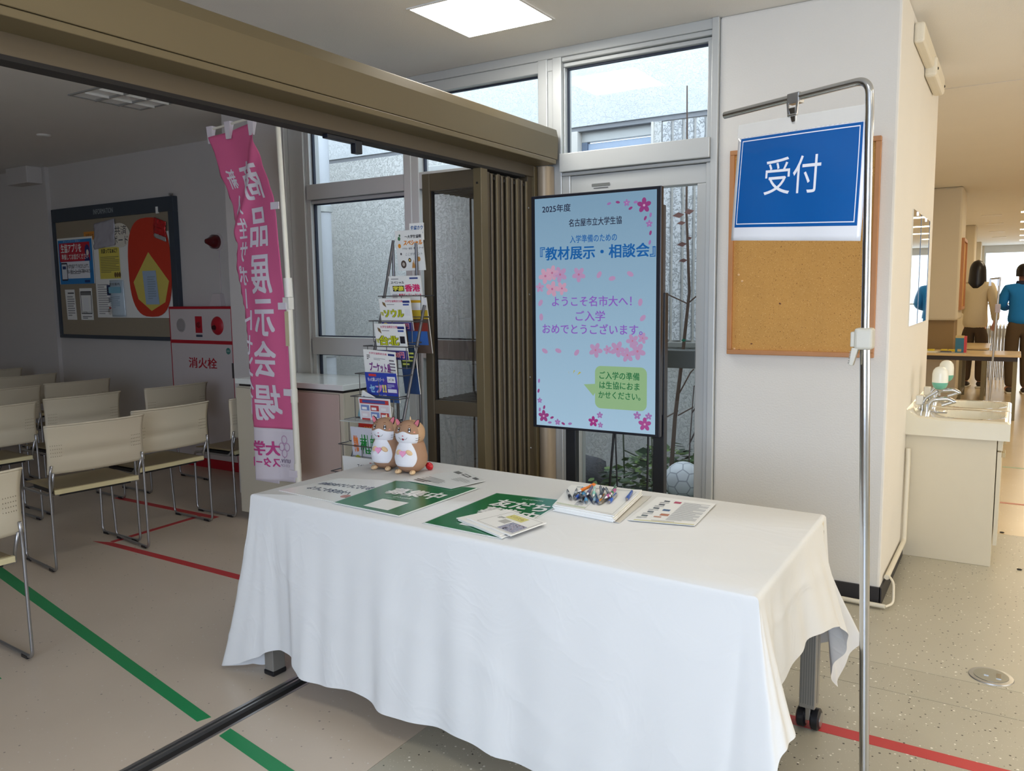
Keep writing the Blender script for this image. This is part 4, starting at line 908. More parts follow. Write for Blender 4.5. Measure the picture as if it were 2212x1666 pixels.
# ------------------------------------------------------------------ reception sign stand
def sign_stand():
    t = thing('sign_stand', 'chrome pole stand with a bent arm, in front of the cork board', 'sign stand', (-.29,2.3,0))
    mb = MB(); mb.lathe([(.001,0),(.15,0),(.15,.012),(.03,.024),(.02,.05),(.001,.05)], (-.29,2.3,0), 36); mb.build('base', M_steel, t, smooth=40)
    mb = MB(); mb.cyl((-.29,2.3,.02),(-.3335,2.3,1.38),.0128,18); mb.build('pole', M_chrome, t, smooth=60)
    pth = [(-.333,2.3,1.36),(-.3415,2.2985,1.90)]+fillet([(-.342,2.298,1.96),(-.345,2.298,2.035),(-.44,2.338,2.034)],.055,10)+[(-.775,2.484,2.03)]
    mb = MB(); mb.tube(pth, .0105, 16); mb.build('arm', M_chrome, t, smooth=60)
    # height clamp
    mb = MB(); mb.box((-.357,2.272,1.345),(-.312,2.328,1.402)); c = mb.build('height_clamp', mat('clamp_grey',(196,192,178),.4), t, bevel=.008, seg=3)
    mb = MB(); mb.box((-.366,2.276,1.352),(-.355,2.306,1.392)); mb.build('clamp_cheek', MATS['clamp_grey'], c, bevel=.003)
    mb = MB(); mb.hexa([(-.368,2.274,1.305),(-.358,2.274,1.302),(-.358,2.300,1.302),(-.368,2.300,1.305)],[(-.362,2.274,1.35),(-.345,2.274,1.35),(-.345,2.300,1.35),(-.362,2.300,1.35)]); mb.build('clamp_lever', MATS['clamp_grey'], c, bevel=.002)
    for i in range(6): mb = MB(); mb.box((-.3700+i*.0008,2.276,1.308+i*.006),(-.3655+i*.0008,2.298,1.311+i*.006)); mb.build('lever_rib', mat('rib_grey',(150,146,136),.5), c)
    # clip
    k = thing('sign_clip', 'metal spring clip hanging from the arm of the sign stand', 'clip', (-.547,2.387,2.03))
    d = Vector((-.919,.393,0)); cc = Vector((-.547,2.387,2.03))
    def P(a, z, o=0): q = cc+d*a; return (q.x-o*.39, q.y-o*.92, z)
    mb = MB(); mb.hexa([P(-.02,2.016,.013),P(.02,2.016,.013),P(.02,2.016,-.013),P(-.02,2.016,-.013)],[P(-.02,2.045,.013),P(.02,2.045,.013),P(.02,2.045,-.013),P(-.02,2.045,-.013)]); mb.build('saddle', M_steel, k, bevel=.003)
    for s in (-1, 1): mb = MB(); mb.hexa([P(s*.012-.003,1.985,.014),P(s*.012+.003,1.985,.014),P(s*.012+.003,1.985,.010),P(s*.012-.003,1.985,.010)],[P(s*.016-.003,2.02,.014),P(s*.016+.003,2.02,.014),P(s*.016+.003,2.02,.010),P(s*.016-.003,2.02,.010)]); mb.build('bracket', M_steel, k)
    mb = MB(); mb.hexa([P(-.006,1.962,.006),P(.006,1.962,.006),P(.006,1.962,.001),P(-.006,1.962,.001)],[P(-.012,2.005,.016),P(.012,2.005,.016),P(.012,2.005,.006),P(-.012,2.005,.006)]); mb.build('jaw', M_chrome, k, bevel=.002)
    mb = MB(); mb.tube([P(-.014,1.985,.012),P(.014,1.985,.012)], .004, 10); mb.build('spring', M_chrome, k, smooth=60)
    # the laminated sheet, TL TR BR BL
    TL,TR,BR,BL = [Vector(q) for q in ((-.722,2.459,1.990),(-.344,2.297,1.972),(-.352,2.300,1.628),(-.745,2.470,1.655))]
    nrm = Vector((-.39,-.92,0))
    s = thing('reception_sign', 'blue laminated sign with two large white characters, hanging from the stand', 'sign', (-.547,2.387,1.63))
    def F(u, v, l=0):
        a = TL.lerp(TR,u); b = BL.lerp(BR,u); p = b.lerp(a,v)
        w = .010*math.sin(u*PI)*(1-v*.6)+.004*math.sin(u*9+v*2)*(1-v)
        return tuple(p+nrm*(w+l)+Vector((0,0,-.012*math.sin(PI*u)*0)))
    film = mat('laminate_white', (238,238,240), .12, noise=.01, coat=.5)
    cl = glass('clear_laminate', (.97,.97,.97), 1.45, .05)
    v0 = .905
    mb = MB(); mb.grid(lambda u,v: F(u, v*.89), 30, 20); mb.build('paper', film, s, smooth=180, solid=.0006)
    mb = MB(); mb.grid(lambda u,v: F(-.01+u*1.02, .885+v*.12, .0003), 30, 4); mb.build('clear_margin', mat('clear_margin',(236,234,228),.1, alpha=.45), s, smooth=180)
    blue = (20,92,164)
    mb = MB(); mb.grid(lambda u,v: F(.028+u*.945, .115+v*.765, .0012), 30, 20); mb.build('blue_field', mat('sign_blue', blue, .13, noise=.06, scale=9, coat=.6), s, smooth=180)
    p = Print(); p.text('受付', .485, .525, .30, (240,240,244), w=.44, bold=.0, l=3)
    for a in ((.045,.14,.957,.148),(.045,.85,.957,.858),(.045,.148,.051,.85),(.951,.148,.957,.85)): p.rect(*a, (236,240,246), 3)
    p.build(s, lambda u,v,l: F(u, v, .0012+l), 'lettering', maxe=.05, rough=.2, world=True)
sign_stand()

# ------------------------------------------------------------------ cork board
def cork():
    t = thing('cork_board', 'cork notice board with a wooden frame on the white wall behind the blue sign', 'notice board', (-.9,4.1,1.69))
    x0,x1,z0,z1 = -1.241,-.552,1.186,2.194
    ck = cork_mat(); wd = mat('frame_wood', (186,130,82), .5, noise=.12, scale=9)
    mb = MB(); mb.box((x0+.01,4.086,z0+.01),(x1-.01,4.1,z1-.01)); mb.build('cork_panel', ck, t)
    w = .023
    for a, b in (((x0,z0),(x1,z0+w)),((x0,z1-w),(x1,z1)),((x0,z0+w),(x0+w,z1-w)),((x1-w,z0+w),(x1,z1-w))): mb = MB(); mb.box((a[0],4.068,a[1]),(b[0],4.1,b[1])); mb.build('frame_rail', wd, t, bevel=.003)
    for i, (x, z) in enumerate(((-1.190,1.585),(-1.172,1.553),(-1.205,1.213))): mb = MB(); mb.lathe([(.001,-.004),(.004,-.004),(.006,-.001),(.005,.002)], (x,4.084,z), 12, 'y'); mb.build('pin', mat('tan_pin',(226,186,136),.4), t, smooth=50)
    rr = random.Random(2)
    for (x, z, s) in ((-.985,1.44,.006),(-1.12,1.24,.006),(-1.18,1.205,.008)):
        p = Print(); p.poly([(x+s*rr.uniform(.6,1.2)*math.cos(a), z+s*rr.uniform(.5,1)*math.sin(a)) for a in [k*PI/4 for k in range(8)]], (104,54,18)); p.build(t, lambda u,v,l:(u,4.0855-l,v), 'worn_hole', world=True)
cork()

# ------------------------------------------------------------------ meeting chairs
def chairs():
    back = mat('chair_back_beige', (190,180,158), .45, noise=.02, scale=6); seatm = mat('chair_seat_tan', (142,126,94), .5, noise=.03); band = mat('chair_band_cream', (206,194,152), .45); st = mat('chair_tube', (168,168,170), .28, .85, noise=.02)
    W = .275
    t = thing('stacking_chair', '', 'chair', (0,0,0), R_(90), 'beige sled-base chairs in the dim room')
    def bf(u, v):
        x = (u-.5)*2; z = .552+.268*v
        y = -.035*(1-x*x)-.0 - .018*max(0,v-.7)**1.5*4 + .012*math.exp(-((v-.38)/.10)**2)*(1-x*x)**.7*(1 if abs(x)<.75 else .4)
        hw = W*(1-.03*math.sin(PI*v))*(.985+.02*v)
        return (x*hw, y+.01, z+.010*x*x*0)
    mb = MB(); mb.grid(bf, 28, 18); b = mb.build('backrest', back, t, smooth=180, solid=.007, world=False)
    mb = MB(); mb.tube([tuple(Vector(bf(i/28,1))+Vector((0,-.004,0))) for i in range(29)], .0055, 8); mb.build('rolled_top_edge', back, b, smooth=180, world=False)
    # small vents at both sides of the back, and the panel under the right vents
    mb = MB()
    for s in (0, 1):
        for r in range(4):
            for c in range(6):
                u = (.035+.020*c) if s == 0 else (.965-.020*c); v = .36+.075*r
                p = Vector(bf(u,v)); mb.box((p.x-.001,p.y-.0052,p.z-.0022),(p.x+.001,p.y-.0035,p.z+.0022))
    o = mb.build('vent_slots', mat('vent_shadow',(110,100,84),.8), b, world=False); o['kind'] = 'stuff'
    def sf(u, v):
        x = (u-.5)*2; y = .03+.41*v
        return (x*.225, y, .452-.012*(1-x*x)*math.sin(PI*min(1,v*1.05))+.012*x*x*.3-.02*max(0,v-.85)**1*2)
    mb = MB(); mb.grid(sf, 14, 14); mb.build('seat', seatm, t, smooth=180, solid=.008, world=False)
    mb = MB(); mb.hexa([(-.235,.016,.432),(.235,.016,.432),(.235,.034,.438),(-.235,.034,.438)],[(-.235,.018,.457),(.235,.018,.457),(.235,.034,.459),(-.235,.034,.459)]); mb.build('seat_band', band, t, bevel=.002, world=False)
    mb = MB(); mb.box((-.20,.05,.415),(.20,.40,.436)); mb.build('seat_underside', M_black, t, world=False)
    for s in (-1, 1):
        x = s*.262
        pth = fillet([(x-s*.01,-.004,.60),(x,.008,.52),(x,.0,.012),(x,.41,.012),(x-s*.01,.425,.425),(x-s*.012,.06,.425),(x-s*.022,.03,.47),(x-s*.018,-.002,.56)], .035, 5)
        mb = MB(); mb.tube(pth, .0075, 8); l = mb.build('leg', st, t, smooth=180, world=False)
        for y in (.035, .345): mb = MB(); mb.box((x-.009,y-.001,0),(x+.009,y+.05,.014)); mb.build('rubber_foot', M_black, l, bevel=.002, world=False)
        mb = MB(); mb.tube([(x-s*.012,.05,.425),(s*.20,.05,.425)], .006, 6); mb.build('seat_bracket', st, t, world=False)
    mb = MB(); mb.tube([(-.25,.40,.418),(.25,.40,.418)], .007, 8); mb.build('front_rail', st, t, world=False)
    P = [(-4.40,2.605,-7,'beige sled chair left of the middle of the nearest row, fully in view','A'),
         (-4.535,3.185,-1,'beige sled chair in the nearest row directly right of the fully visible one','B'),
         (-4.475,3.86,0,'beige sled chair half hidden behind the white counter, at the right end of its row','J'),
         (-3.44,1.425,-3,'beige sled chair cut off by the left edge of the photo, nearest the green tape','E'),
         (-5.60,2.63,-3,'beige sled chair in the second row at the left edge of the photo','F'),
         (-5.65,3.265,-3,'beige sled chair in the second row, behind the fully visible chair','C'),
         (-5.60,3.995,-2,'beige sled chair in the second row in front of the fire hydrant cabinet','D'),
         (-6.66,3.225,-4,'beige sled chair in the third row, left one of the two showing','G'),
         (-6.68,3.825,-4,'beige sled chair in the third row, right one of the two showing','C2'),
         (-7.63,3.89,-3,'beige sled chair in the fourth row whose back shows under the notice board','H'),
         (-8.57,4.06,-3,'beige sled chair farthest back, only its back top showing at the left edge','I')]
    for i, (x, y, a, lab, _) in enumerate(P):
        if i == 0: t['label'] = lab; t.location = (x,y,0); t.rotation_euler = (0,0,R_(90+a))
        else: copy_thing(t, (x,y,0), R_(90+a), lab)
chairs()

# ------------------------------------------------------------------ dim room wall: notice board, hydrant cabinet, alarm lamp
def wall_things():
    Y = 4.66
    t = thing('notice_board', 'dark framed notice board headed INFORMATION on the wall of the dim room', 'notice board', (-7.4,4.7,1.76))
    sl = mat('slate_frame', (58,66,76), .5); fb = mat('board_fabric', (150,138,118), .9, noise=.03, scale=40)
    mb = MB(); mb.box((-8.35,4.672,1.13),(-6.45,4.695,2.29)); mb.build('board_panel', fb, t)
    for n, a, b in (('header_bar',(-8.385,Y-.01,2.282),(-6.42,4.7,2.412)),('frame_rail',(-8.385,Y-.01,1.115),(-6.42,4.7,1.15)),('frame_rail',(-8.385,Y-.01,1.15),(-8.35,4.7,2.282)),('frame_rail',(-6.50,Y-.01,1.15),(-6.42,4.7,2.282))):
        mb = MB(); mb.box(a, b); mb.build(n, sl, t, bevel=.004)
    p = Print(); p.text('INFORMATION', -7.48, 2.345, .062, (150,156,160), w=.32, bold=.02); p.build(t, lambda u,v,l:(u,Y-.0105-l,v), 'lettering', world=True)
    mb = MB(); mb.lathe([(.001,-.02),(.012,-.02),(.012,0)], (-6.45,4.66,2.425), 10, 'y'); mb.build('hanging_eye', M_steel, t)
    def pin(x0,z0,x1,z1, label, name='poster', m=None, pr=None, y=4.668, cat='poster', sk=0, outline=None, th=.002):
        s = thing(name, label, cat, ((x0+x1)/2,y,z0))
        pts = outline or [(x0,z0),(x1,z0),(x1+sk,z1),(x0+sk,z1)]
        mb = MB(); mb.prism(pts, y-th, y, 'y'); mb.build('sheet', m or M_paper, s)
        if pr: pr.build(s, lambda u,v,l:(u,y-th-l*1.5,v), world=True)
        return s
    p = Print(); x0,x1,z0,z1 = -8.335,-7.72,1.66,2.12
    p.rect(x0+.01,z0,x1-.01,z1-.02,(40,128,196)); p.rect(x0+.03,z1-.235,x1-.05,z1-.05,(196,32,54),2); p.rect(x0+.05,z0+.055,x1-.07,z1-.237,(238,240,246),2)
    p.text('生協アプリを', x0+.24,z1-.105,.085,WHT,w=.36,bold=.03,l=3); p.text('準備してお並びください', x0+.30,z1-.19,.055,WHT,w=.47,bold=.02,l=3)
    p.text('大学生協アプリを立ち上げて、', x0+.345,z1-.285,.040,BLK,w=.38,bold=.02,l=3); p.text('支払い用バーコードをご提示ください', x0+.35,z1-.335,.040,BLK,w=.44,bold=.02,l=3)
    p.lines(x0+.20,z0+.10,x0+.52,z0+.135,2,(150,150,156),3); p.rrect(x0+.045,z0+.035,x0+.155,z1-.245,.012,(30,36,60),3); p.rect(x0+.055,z0+.05,x0+.145,z1-.26,(226,230,236),4); p.rect(x0+.07,z0+.15,x0+.13,z0+.18,(40,60,110),5)
    p.circ(x1-.095,z1-.135,.042,(40,44,110),3,16,.06); p.circ(x1-.09,z1-.155,.022,(240,226,214),4,12,.03); p.poly([(x1-.15,z1-.235),(x1-.055,z1-.235),(x1-.07,z1-.195),(x1-.125,z1-.195)],(40,44,110),3)
    p.text('キャンパスペイ支払い', (x0+x1)/2-.05,z1-.035,.022,(190,220,240),w=.3,l=2); p.rect(x1-.17,z0+.012,x1-.08,z0+.036,(20,60,120),2)
    pin(x0,z0,x1,z1,'blue and red poster with white headline about an app, left on the notice board', pr=p)
    p = Print(); p.lines(-8.225,1.34,-8.10,1.55,9,(150,150,152)); p.rect(-8.21,1.562,-8.10,1.575,(70,70,74))
    pin(-8.245,1.30,-8.075,1.605,'narrow white sheet with small print, lower left on the notice board', pr=p, name='notice_sheet', cat='paper', sk=-.015)
    p = Print(); p.rect(-7.99,1.545,-7.80,1.58,(120,120,120)); p.frame(-7.985,1.36,-7.80,1.585,.008,BLK); p.rect(-7.94,1.395,-7.85,1.52,(236,236,236),2); p.text('会員登録はこちら', -7.89,1.375,.02,BLK,w=.15); p.lines(-7.97,1.315,-7.81,1.345,2,(60,60,64))
    pin(-8.0,1.30,-7.785,1.615,'white sheet framed in black beside the narrow one on the notice board', pr=p, name='notice_sheet', cat='paper')
    pin(-7.86,2.085,-7.64,2.165,'small orange paper label on the notice board', name='paper_label', m=mat('orange_paper',(214,142,60),.7), cat='label', pr=Print().text('お知らせ',-7.76,2.125,.04,BLK,w=.13), y=4.670)
    pin(-7.715,1.325,-6.53,2.11,'large white backing sheet on the right of the notice board', name='backing_sheet', cat='paper', y=4.6705, th=.001)
    mb = MB()
    s = thing('plastic_pocket', 'crumpled clear plastic pocket at the top of the notice board', 'pocket', (-7.47,4.664,2.0))
    rr = random.Random(4); from mathutils import noise as nz
    mb.grid(lambda u,v: (-7.66+.34*u+.05*v*0-.02*(1-v), 4.660-.02*abs(nz.noise(Vector((u*4,v*4,2)))), 1.985+.25*v+.03*u), 20, 16); mb.build('pocket', mat('grey_plastic_film',(170,168,176),.18), s, smooth=180, solid=.001)
    s = pin(-7.42,1.995,-7.10,2.215,'round white paper with black handwritten characters on the notice board', name='round_label', cat='label', outline=[(-7.265+.165*math.cos(a),2.105+.115*math.sin(a)) for a in [2*PI*k/30 for k in range(30)]], pr=Print().text('共済',-7.24,2.150,.085,BLK,w=.19,bold=.01).text('ボード',-7.25,2.058,.085,BLK,w=.24,bold=.01), m=mat('cream_paper',(226,220,206),.7), y=4.664)
    p = Print(); p.text('共済ってなぁに？', -7.45,1.965,.045,BLK,w=.26,bold=.03); p.lines(-7.60,1.76,-7.30,1.92,10,(150,140,80)); 
    for q in range(3): p.circ(-7.37+.035*q,1.735,.018,(120,92,50),1,10,.026)
    pin(-7.62,1.70,-7.29,2.0,'yellow poster with a black headline in the middle of the notice board', m=mat('yellow_paper',(222,206,96),.7), pr=p, y=4.666)
    p = Print(); p.lines(-7.68,1.36,-7.50,1.66,14,(170,170,172)); p.rect(-7.53,1.54,-7.44,1.64,(46,62,100)); p.rect(-7.51,1.47,-7.45,1.52,(150,150,154)); p.circ(-7.50,1.385,.03,(210,206,200),1,14,.035); p.circ(-7.49,1.42,.02,(190,60,50),2,10,.012)
    pin(-7.69,1.335,-7.42,1.675,'white sheet with small pictures under the yellow poster', pr=p, name='notice_sheet', cat='paper', y=4.668)
    s = thing('leaflet_pocket', 'bulging clear pocket with a pale blue leaflet on the notice board', 'pocket', (-7.36,4.66,1.5))
    mb = MB(); mb.grid(lambda u,v: (-7.46+.22*u-.01*v, 4.662-.025*math.sin(PI*u)*math.sin(PI*min(1,v*.8+.15)), 1.335+.35*v), 14, 14); mb.build('pocket', mat('pale_blue_film',(196,212,222),.2), s, smooth=180, solid=.001)
    p = Print(); p.rect(-7.45,1.56,-7.26,1.62,(130,186,206)); p.text('総合案内',-7.35,1.645,.026,BLK,w=.16); p.lines(-7.44,1.42,-7.28,1.54,7,(160,180,196)); p.build(s, lambda u,v,l:(u,4.634-l,v), world=True)
    # plain red and yellow paper shapes (no figure)
    s = thing('red_paper_sheet', 'large red paper panel with a yellow paper piece on the right of the notice board', 'poster', (-6.83,4.66,1.35))
    pts = [(-6.83+.32*(abs(math.cos(a))**.7)*math.copysign(1,math.cos(a)), 1.79+.455*(abs(math.sin(a))**.75)*math.copysign(1,math.sin(a))) for a in [2*PI*k/40 for k in range(40)]]
    mb = MB(); mb.prism(pts, 4.660, 4.6625, 'y'); mb.build('red_panel', mat('red_paper',(202,58,36),.7), s)
    mb = MB(); mb.prism([(-6.83,1.93),(-6.55,1.66),(-6.62,1.47),(-6.83,1.39),(-7.02,1.50),(-7.08,1.66)], 4.6575, 4.6595, 'y'); mb.build('yellow_panel', mat('yellow_panel_paper',(214,196,98),.7), s)
    p = Print(); p.lines(-6.86,1.50,-6.74,1.72,10,(140,158,176)); pin(-6.90,1.45,-6.70,1.76,'pale blue sheet pinned over the yellow piece', m=mat('blue_sheet',(160,182,206),.4), pr=p, y=4.6545, name='notice_sheet', cat='paper', sk=-.03)
    s = thing('foil_wrapper', 'crumpled red and silver wrapper pinned at the top right of the notice board', 'wrapper', (-6.64,4.65,2.1))
    mb = MB(); mb.grid(lambda u,v: (-6.72+.17*u+.02*v, 4.650-.02*abs(nz.noise(Vector((u*5,v*5,1)))), 2.10+.14*v-.05*u), 12, 10); mb.build('red_foil', mat('red_foil',(196,40,44),.3,.3), s, smooth=20, solid=.002)
    mb = MB(); mb.grid(lambda u,v: (-6.71+.17*u+.0*v, 4.648-.015*abs(nz.noise(Vector((u*9,v*5,1)))), 2.06+.04*v-.05*u), 12, 4); mb.build('silver_foil', mat('silver_foil',(206,206,206),.25,.6), s, smooth=20, solid=.002)
    mb = MB(); mb.box((-6.665,4.645,2.27),(-6.635,4.66,2.33)); mb.build('tab', M_paper, s)
    # fire hydrant cabinet
    h = thing('fire_hydrant_cabinet', 'white fire hydrant cabinet with red edges standing against the wall', 'cabinet', (-6.05,4.64,0))
    red = mat('cabinet_red', (176,22,40), .45); wh = mat('cabinet_white', (206,196,194), .45, noise=.02)
    x0,x1,y0 = -6.475,-5.625,4.58
    mb = MB(); mb.box((x0,y0+.004,.0),(x1,4.70,1.43)); mb.build('body', red, h, bevel=.003)
    mb = MB(); mb.box((x0+.018,y0,1.135),(x1-.018,y0+.01,1.408)); mb.build('alarm_panel', wh, h, bevel=.002)
    mb = MB(); mb.box((x0+.018,y0,.085),(x1-.018,y0+.01,1.105)); d = mb.build('door', wh, h, bevel=.002)
    p = Print(); p.text('消火栓', -6.035,.935,.092,(170,22,40),w=.375,bold=.02); p.build(d, lambda u,v,l:(u,y0-l,v), 'lettering', world=True)
    mb = MB(); mb.lathe([(.001,-.002),(.028,-.002),(.028,0)], (-5.69,y0,1.05), 20, 'y'); q = mb.build('round_sticker', mat('teal_sticker',(72,128,118),.4), d)
    p = Print(); p.text('点検済', -5.69,1.05,.014,(200,220,214)); p.build(q, lambda u,v,l:(u,y0-.0022-l,v), 'lettering', world=True)
    mb = MB(); mb.lathe([(.001,-.003),(.060,-.003),(.062,0)], (-6.305,y0,1.265), 28, 'y'); g = mb.build('speaker_grille', mat('grille_grey',(176,168,166),.6), h, smooth=40)
    mb = MB()
    for k in range(9): z = 1.265-.048+.012*k; w = math.sqrt(max(0,.056**2-(z-1.265)**2)); mb.box((-6.305-w,y0-.0045,z-.002),(-6.305+w,y0-.002,z+.002))
    mb.build('grille_slots', mat('grille_dark',(110,104,102),.6), g)
    mb = MB(); mb.box((-6.105,y0-.004,1.20),(-6.015,y0,1.345)); q = mb.build('call_plate', red, h, bevel=.002); mb = MB(); mb.lathe([(.001,-.01),(.022,-.01),(.028,0)], (-6.06,y0-.003,1.27), 16, 'y'); mb.build('call_ring', mat('dark_red',(120,14,26),.4), q, smooth=40)
    mb = MB(); mb.box((-6.10,y0-.004,1.165),(-6.02,y0,1.185)); mb.build('name_plate', mat('blue_plate',(60,66,84),.4), h)
    mb = MB(); mb.lathe([(.001,-.022),(.05,-.02),(.076,-.006),(.080,0)], (-5.815,y0,1.265), 28, 'y'); q = mb.build('call_button', red, h, smooth=50); mb = MB(); mb.lathe([(.001,-.035),(.018,-.035),(.024,-.02)], (-5.83,y0,1.25), 16, 'y'); mb.build('button_core', mat('core_dark',(60,14,20),.4), q, smooth=50)
    mb = MB(); mb.box((x1-.016,y0-.012,.82),(x1+.004,y0+.004,.95)); mb.build('hinge', mat('hinge_dark',(86,80,82),.4,.5), h)
    # alarm lamp
    a = thing('fire_alarm_lamp', 'dark red cone-shaped fire alarm lamp on the wall above the hydrant cabinet', 'alarm lamp', (-5.92,4.7,1.98))
    mb = MB(); mb.lathe([(.001,-.02),(.07,-.02),(.075,0)], (-5.90,4.70,1.984), 24, 'y'); mb.build('base', wh, a, smooth=40)
    mb = MB(); mb.lathe([(.001,-.13),(.02,-.125),(.04,-.08),(.06,-.06),(.062,-.02)], (-5.90,4.70,1.984), 24, 'y'); mb.build('lens', mat('lens_red',(84,14,20),.2,coat=.5), a, smooth=50)
    mb = MB(); mb.box((-5.895,4.692,1.52),(-5.885,4.70,1.92)); mb.build('conduit', wh, a); mb = MB(); mb.hexa([(-5.99,4.64,1.43),(-5.84,4.64,1.43),(-5.84,4.70,1.43),(-5.99,4.70,1.43)],[(-5.96,4.66,1.54),(-5.86,4.66,1.54),(-5.86,4.70,1.54),(-5.96,4.70,1.54)]); mb.build('junction_box', wh, a, bevel=.004)
wall_things()

# ------------------------------------------------------------------ low counter cabinet
def counter():
    t = thing('low_cabinet', 'low beige two-door cabinet with a glossy white top beside the banner', 'cabinet', (-3.93,3.85,0))
    a = mat('cabinet_beige', (196,188,168), .4, noise=.02); b = mat('cabinet_pink_reflection', (190,170,158), .35, noise=.02); tp = mat('glossy_top', (222,226,220), .12)  # pinkish door tone is the banner's reflection put into the colour
    mb = MB(); mb.box((-4.42,3.62,.05),(-3.45,4.08,.915)); mb.build('carcass', a, t)
    mb = MB(); mb.box((-4.425,3.60,.93),(-3.445,4.085,.965)); mb.build('worktop', tp, t, bevel=.003)
    mb = MB(); mb.box((-4.40,3.615,.915),(-3.455,4.08,.93)); mb.build('reveal', M_dark, t)
    mb = MB(); mb.box((-4.42,3.602,.055),(-3.865,3.62,.905)); mb.build('door', a, t, bevel=.002)
    mb = MB(); mb.box((-3.86,3.602,.055),(-3.485,3.62,.905)); mb.build('door', b, t, bevel=.002)
    mb = MB(); mb.box((-3.48,3.604,.05),(-3.45,3.62,.915)); mb.build('side_stile', a, t, bevel=.002)
    mb = MB(); mb.box((-4.36,3.66,0),(-3.5,4.05,.05)); mb.build('plinth', mat('plinth_pale',(168,170,180),.5), t)
counter()

# ------------------------------------------------------------------ pink banner flag
def banner():
    t = thing('banner_flag', 'tall pink banner flag on a white pole, seen from behind with mirrored white characters', 'banner', (-3.53,3.3,0))
    Y = 3.3
    pole = mat('pole_white', (232,228,214), .35)
    mb = MB(); mb.cyl((-3.53,Y,.02),(-3.555,Y,1.58),.018,16); mb.build('lower_pole', pole, t, smooth=60)
    mb = MB(); mb.cyl((-3.553,Y,1.5),(-3.585,Y,2.58),.014,16); mb.build('upper_pole', pole, t, smooth=60)
    mb = MB(); mb.cyl((-3.553,Y,1.50),(-3.556,Y,1.61),.024,16); mb.box((-3.585,Y-.02,1.43),(-3.535,Y+.02,1.50)); mb.build('pole_joint', M_white, t, smooth=50, bevel=.002)
    mb = MB(); mb.box((-3.575,Y-.0185,1.22),(-3.545,Y-.0175,1.42)); mb.build('pole_sticker', mat('aged_sticker',(206,196,160),.5), t)
    for z in (.92, .48): mb = MB(); mb.cyl((-3.535-.01*z,Y,z-.03),(-3.536-.01*z,Y,z+.05),.021,16); mb.build('pole_sleeve', pole, t, smooth=60)
    mb = MB(); mb.lathe([(.001,0),(.2,0),(.2,.05),(.16,.07),(.03,.08),(.02,.12),(.001,.12)], (-3.53,Y,0), 28); mb.build('base', mat('base_grey',(150,152,156),.5), t, smooth=40)
    mb = MB(); mb.cyl((-3.585,Y,2.545),(-4.17,Y-.01,2.50),.007,10); mb.build('crossbar', pole, t, smooth=60)
    # outline measured in metres in the plane of the banner: z, pole-side x, free-side x, visible share of the cloth
    C = [(2.50,-3.80,-4.15,1.0),(2.41,-3.76,-4.11,1.0),(2.27,-3.71,-4.075,.98),(2.15,-3.655,-4.02,.96),(2.06,-3.62,-3.99,.94),(1.95,-3.605,-3.975,.92),(1.85,-3.60,-3.975,.90),(1.70,-3.590,-4.0,.86),(1.53,-3.578,-3.965,.80),
         (1.42,-3.573,-3.94,.76),(1.20,-3.57,-3.92,.70),(1.0,-3.565,-3.905,.66),(.85,-3.545,-3.895,.64),(.72,-3.53,-3.89,.62),(.56,-3.54,-3.89,.62),(.40,-3.555,-3.89,.62)]
    from mathutils import noise as nz
    def row(z):
        z = max(min(z, C[0][0]), C[-1][0])
        for i in range(len(C)-1):
            if C[i][0] >= z >= C[i+1][0]:
                a = (C[i][0]-z)/(C[i][0]-C[i+1][0]); a = a*a*(3-2*a)*.5+a*.5
                return [C[i][k]*(1-a)+C[i+1][k]*a for k in (1,2,3)]
    zt, zb = 2.50, .40
    def F(s, v, l=0):     # s from the pole edge (0) to the free edge (1), v from bottom to top
        z = zb+(zt-zb)*v; xr, xl, sm = row(z)
        slope = -.04*s if v > .93 else -.0
        if s <= sm:
            q = s/sm; x = xr+(xl-xr)*q; y = Y+.016*math.sin(q*4+z*2.6)*(.35+.65*q)-.01+.004*math.sin(q*9-z*4)
            y += -.022*math.exp(-(((z-2.15)+(q-.5)*.5)/.05)**2)
            sgn = -1
        else:
            q = (s-sm)/sm; x = xl+(xl-xr)*-1*q*.85*1.0; x = xl+abs(xl-xr)*q*.85; y = Y+.016*math.sin(4+z*2.6)-.01+.004*math.sin(9-z*4)+.004+.05*q; sgn = 1
        z2 = z+.035*(1-s)*0-.045*s*(v**3)+(.03*(.5-s) if v < .25 else 0)*(1-v*4)
        return (x, y+sgn*l*1.0, z2)
    pink = mat('banner_pink', (216,100,146), .8, noise=.02, scale=3); wcol = mat('banner_white', (222,214,222), .8)
    mb = MB(); NU, NV = 40, 110
    mb.grid(lambda u,v: F(u, .155+.845*v), NU, NV); mb.build('banner_cloth', pink, t, smooth=180, solid=.001)
    mb = MB(); mb.grid(lambda u,v: F(u, .155*v), NU, 18); mb.build('banner_hem_band', wcol, t, smooth=180, solid=.001)
    p = Print(); wc = (226,218,228)
    k = .36
    V = lambda z: (z-zb)/(zt-zb)
    # the lettering runs in metres/units: u = share of the cloth, v = share of the height
    def ch(c, s, z, w, h): 
        vs, fs = glyphs(c, 0); xs = [q[0] for q in vs]; ys = [q[1] for q in vs]; x0,x1,y0,y1 = min(xs),max(xs),min(ys),max(ys)
        for k_, (dx, dy) in enumerate(((-1,-1),(1,-1),(-1,1),(1,1))):
            p.it.append(([(s+((q[0]-(x0+x1)/2)/max(x1-x0,.001))*w+dx*w*.025, V(z)+((q[1]-(y0+y1)/2)/max(y1-y0,.001))*h/(zt-zb)+dy*h*.018/(zt-zb)) for q in vs], fs, p.ci(wc), 4+k_*.3))
    big = [('商',.36,2.19,.40,.22),('品',.40,1.915,.36,.22),('展',.37,1.64,.36,.22),('示',.36,1.385,.36,.21),('会',.37,1.14,.38,.21),('場',.36,.88,.40,.21)]
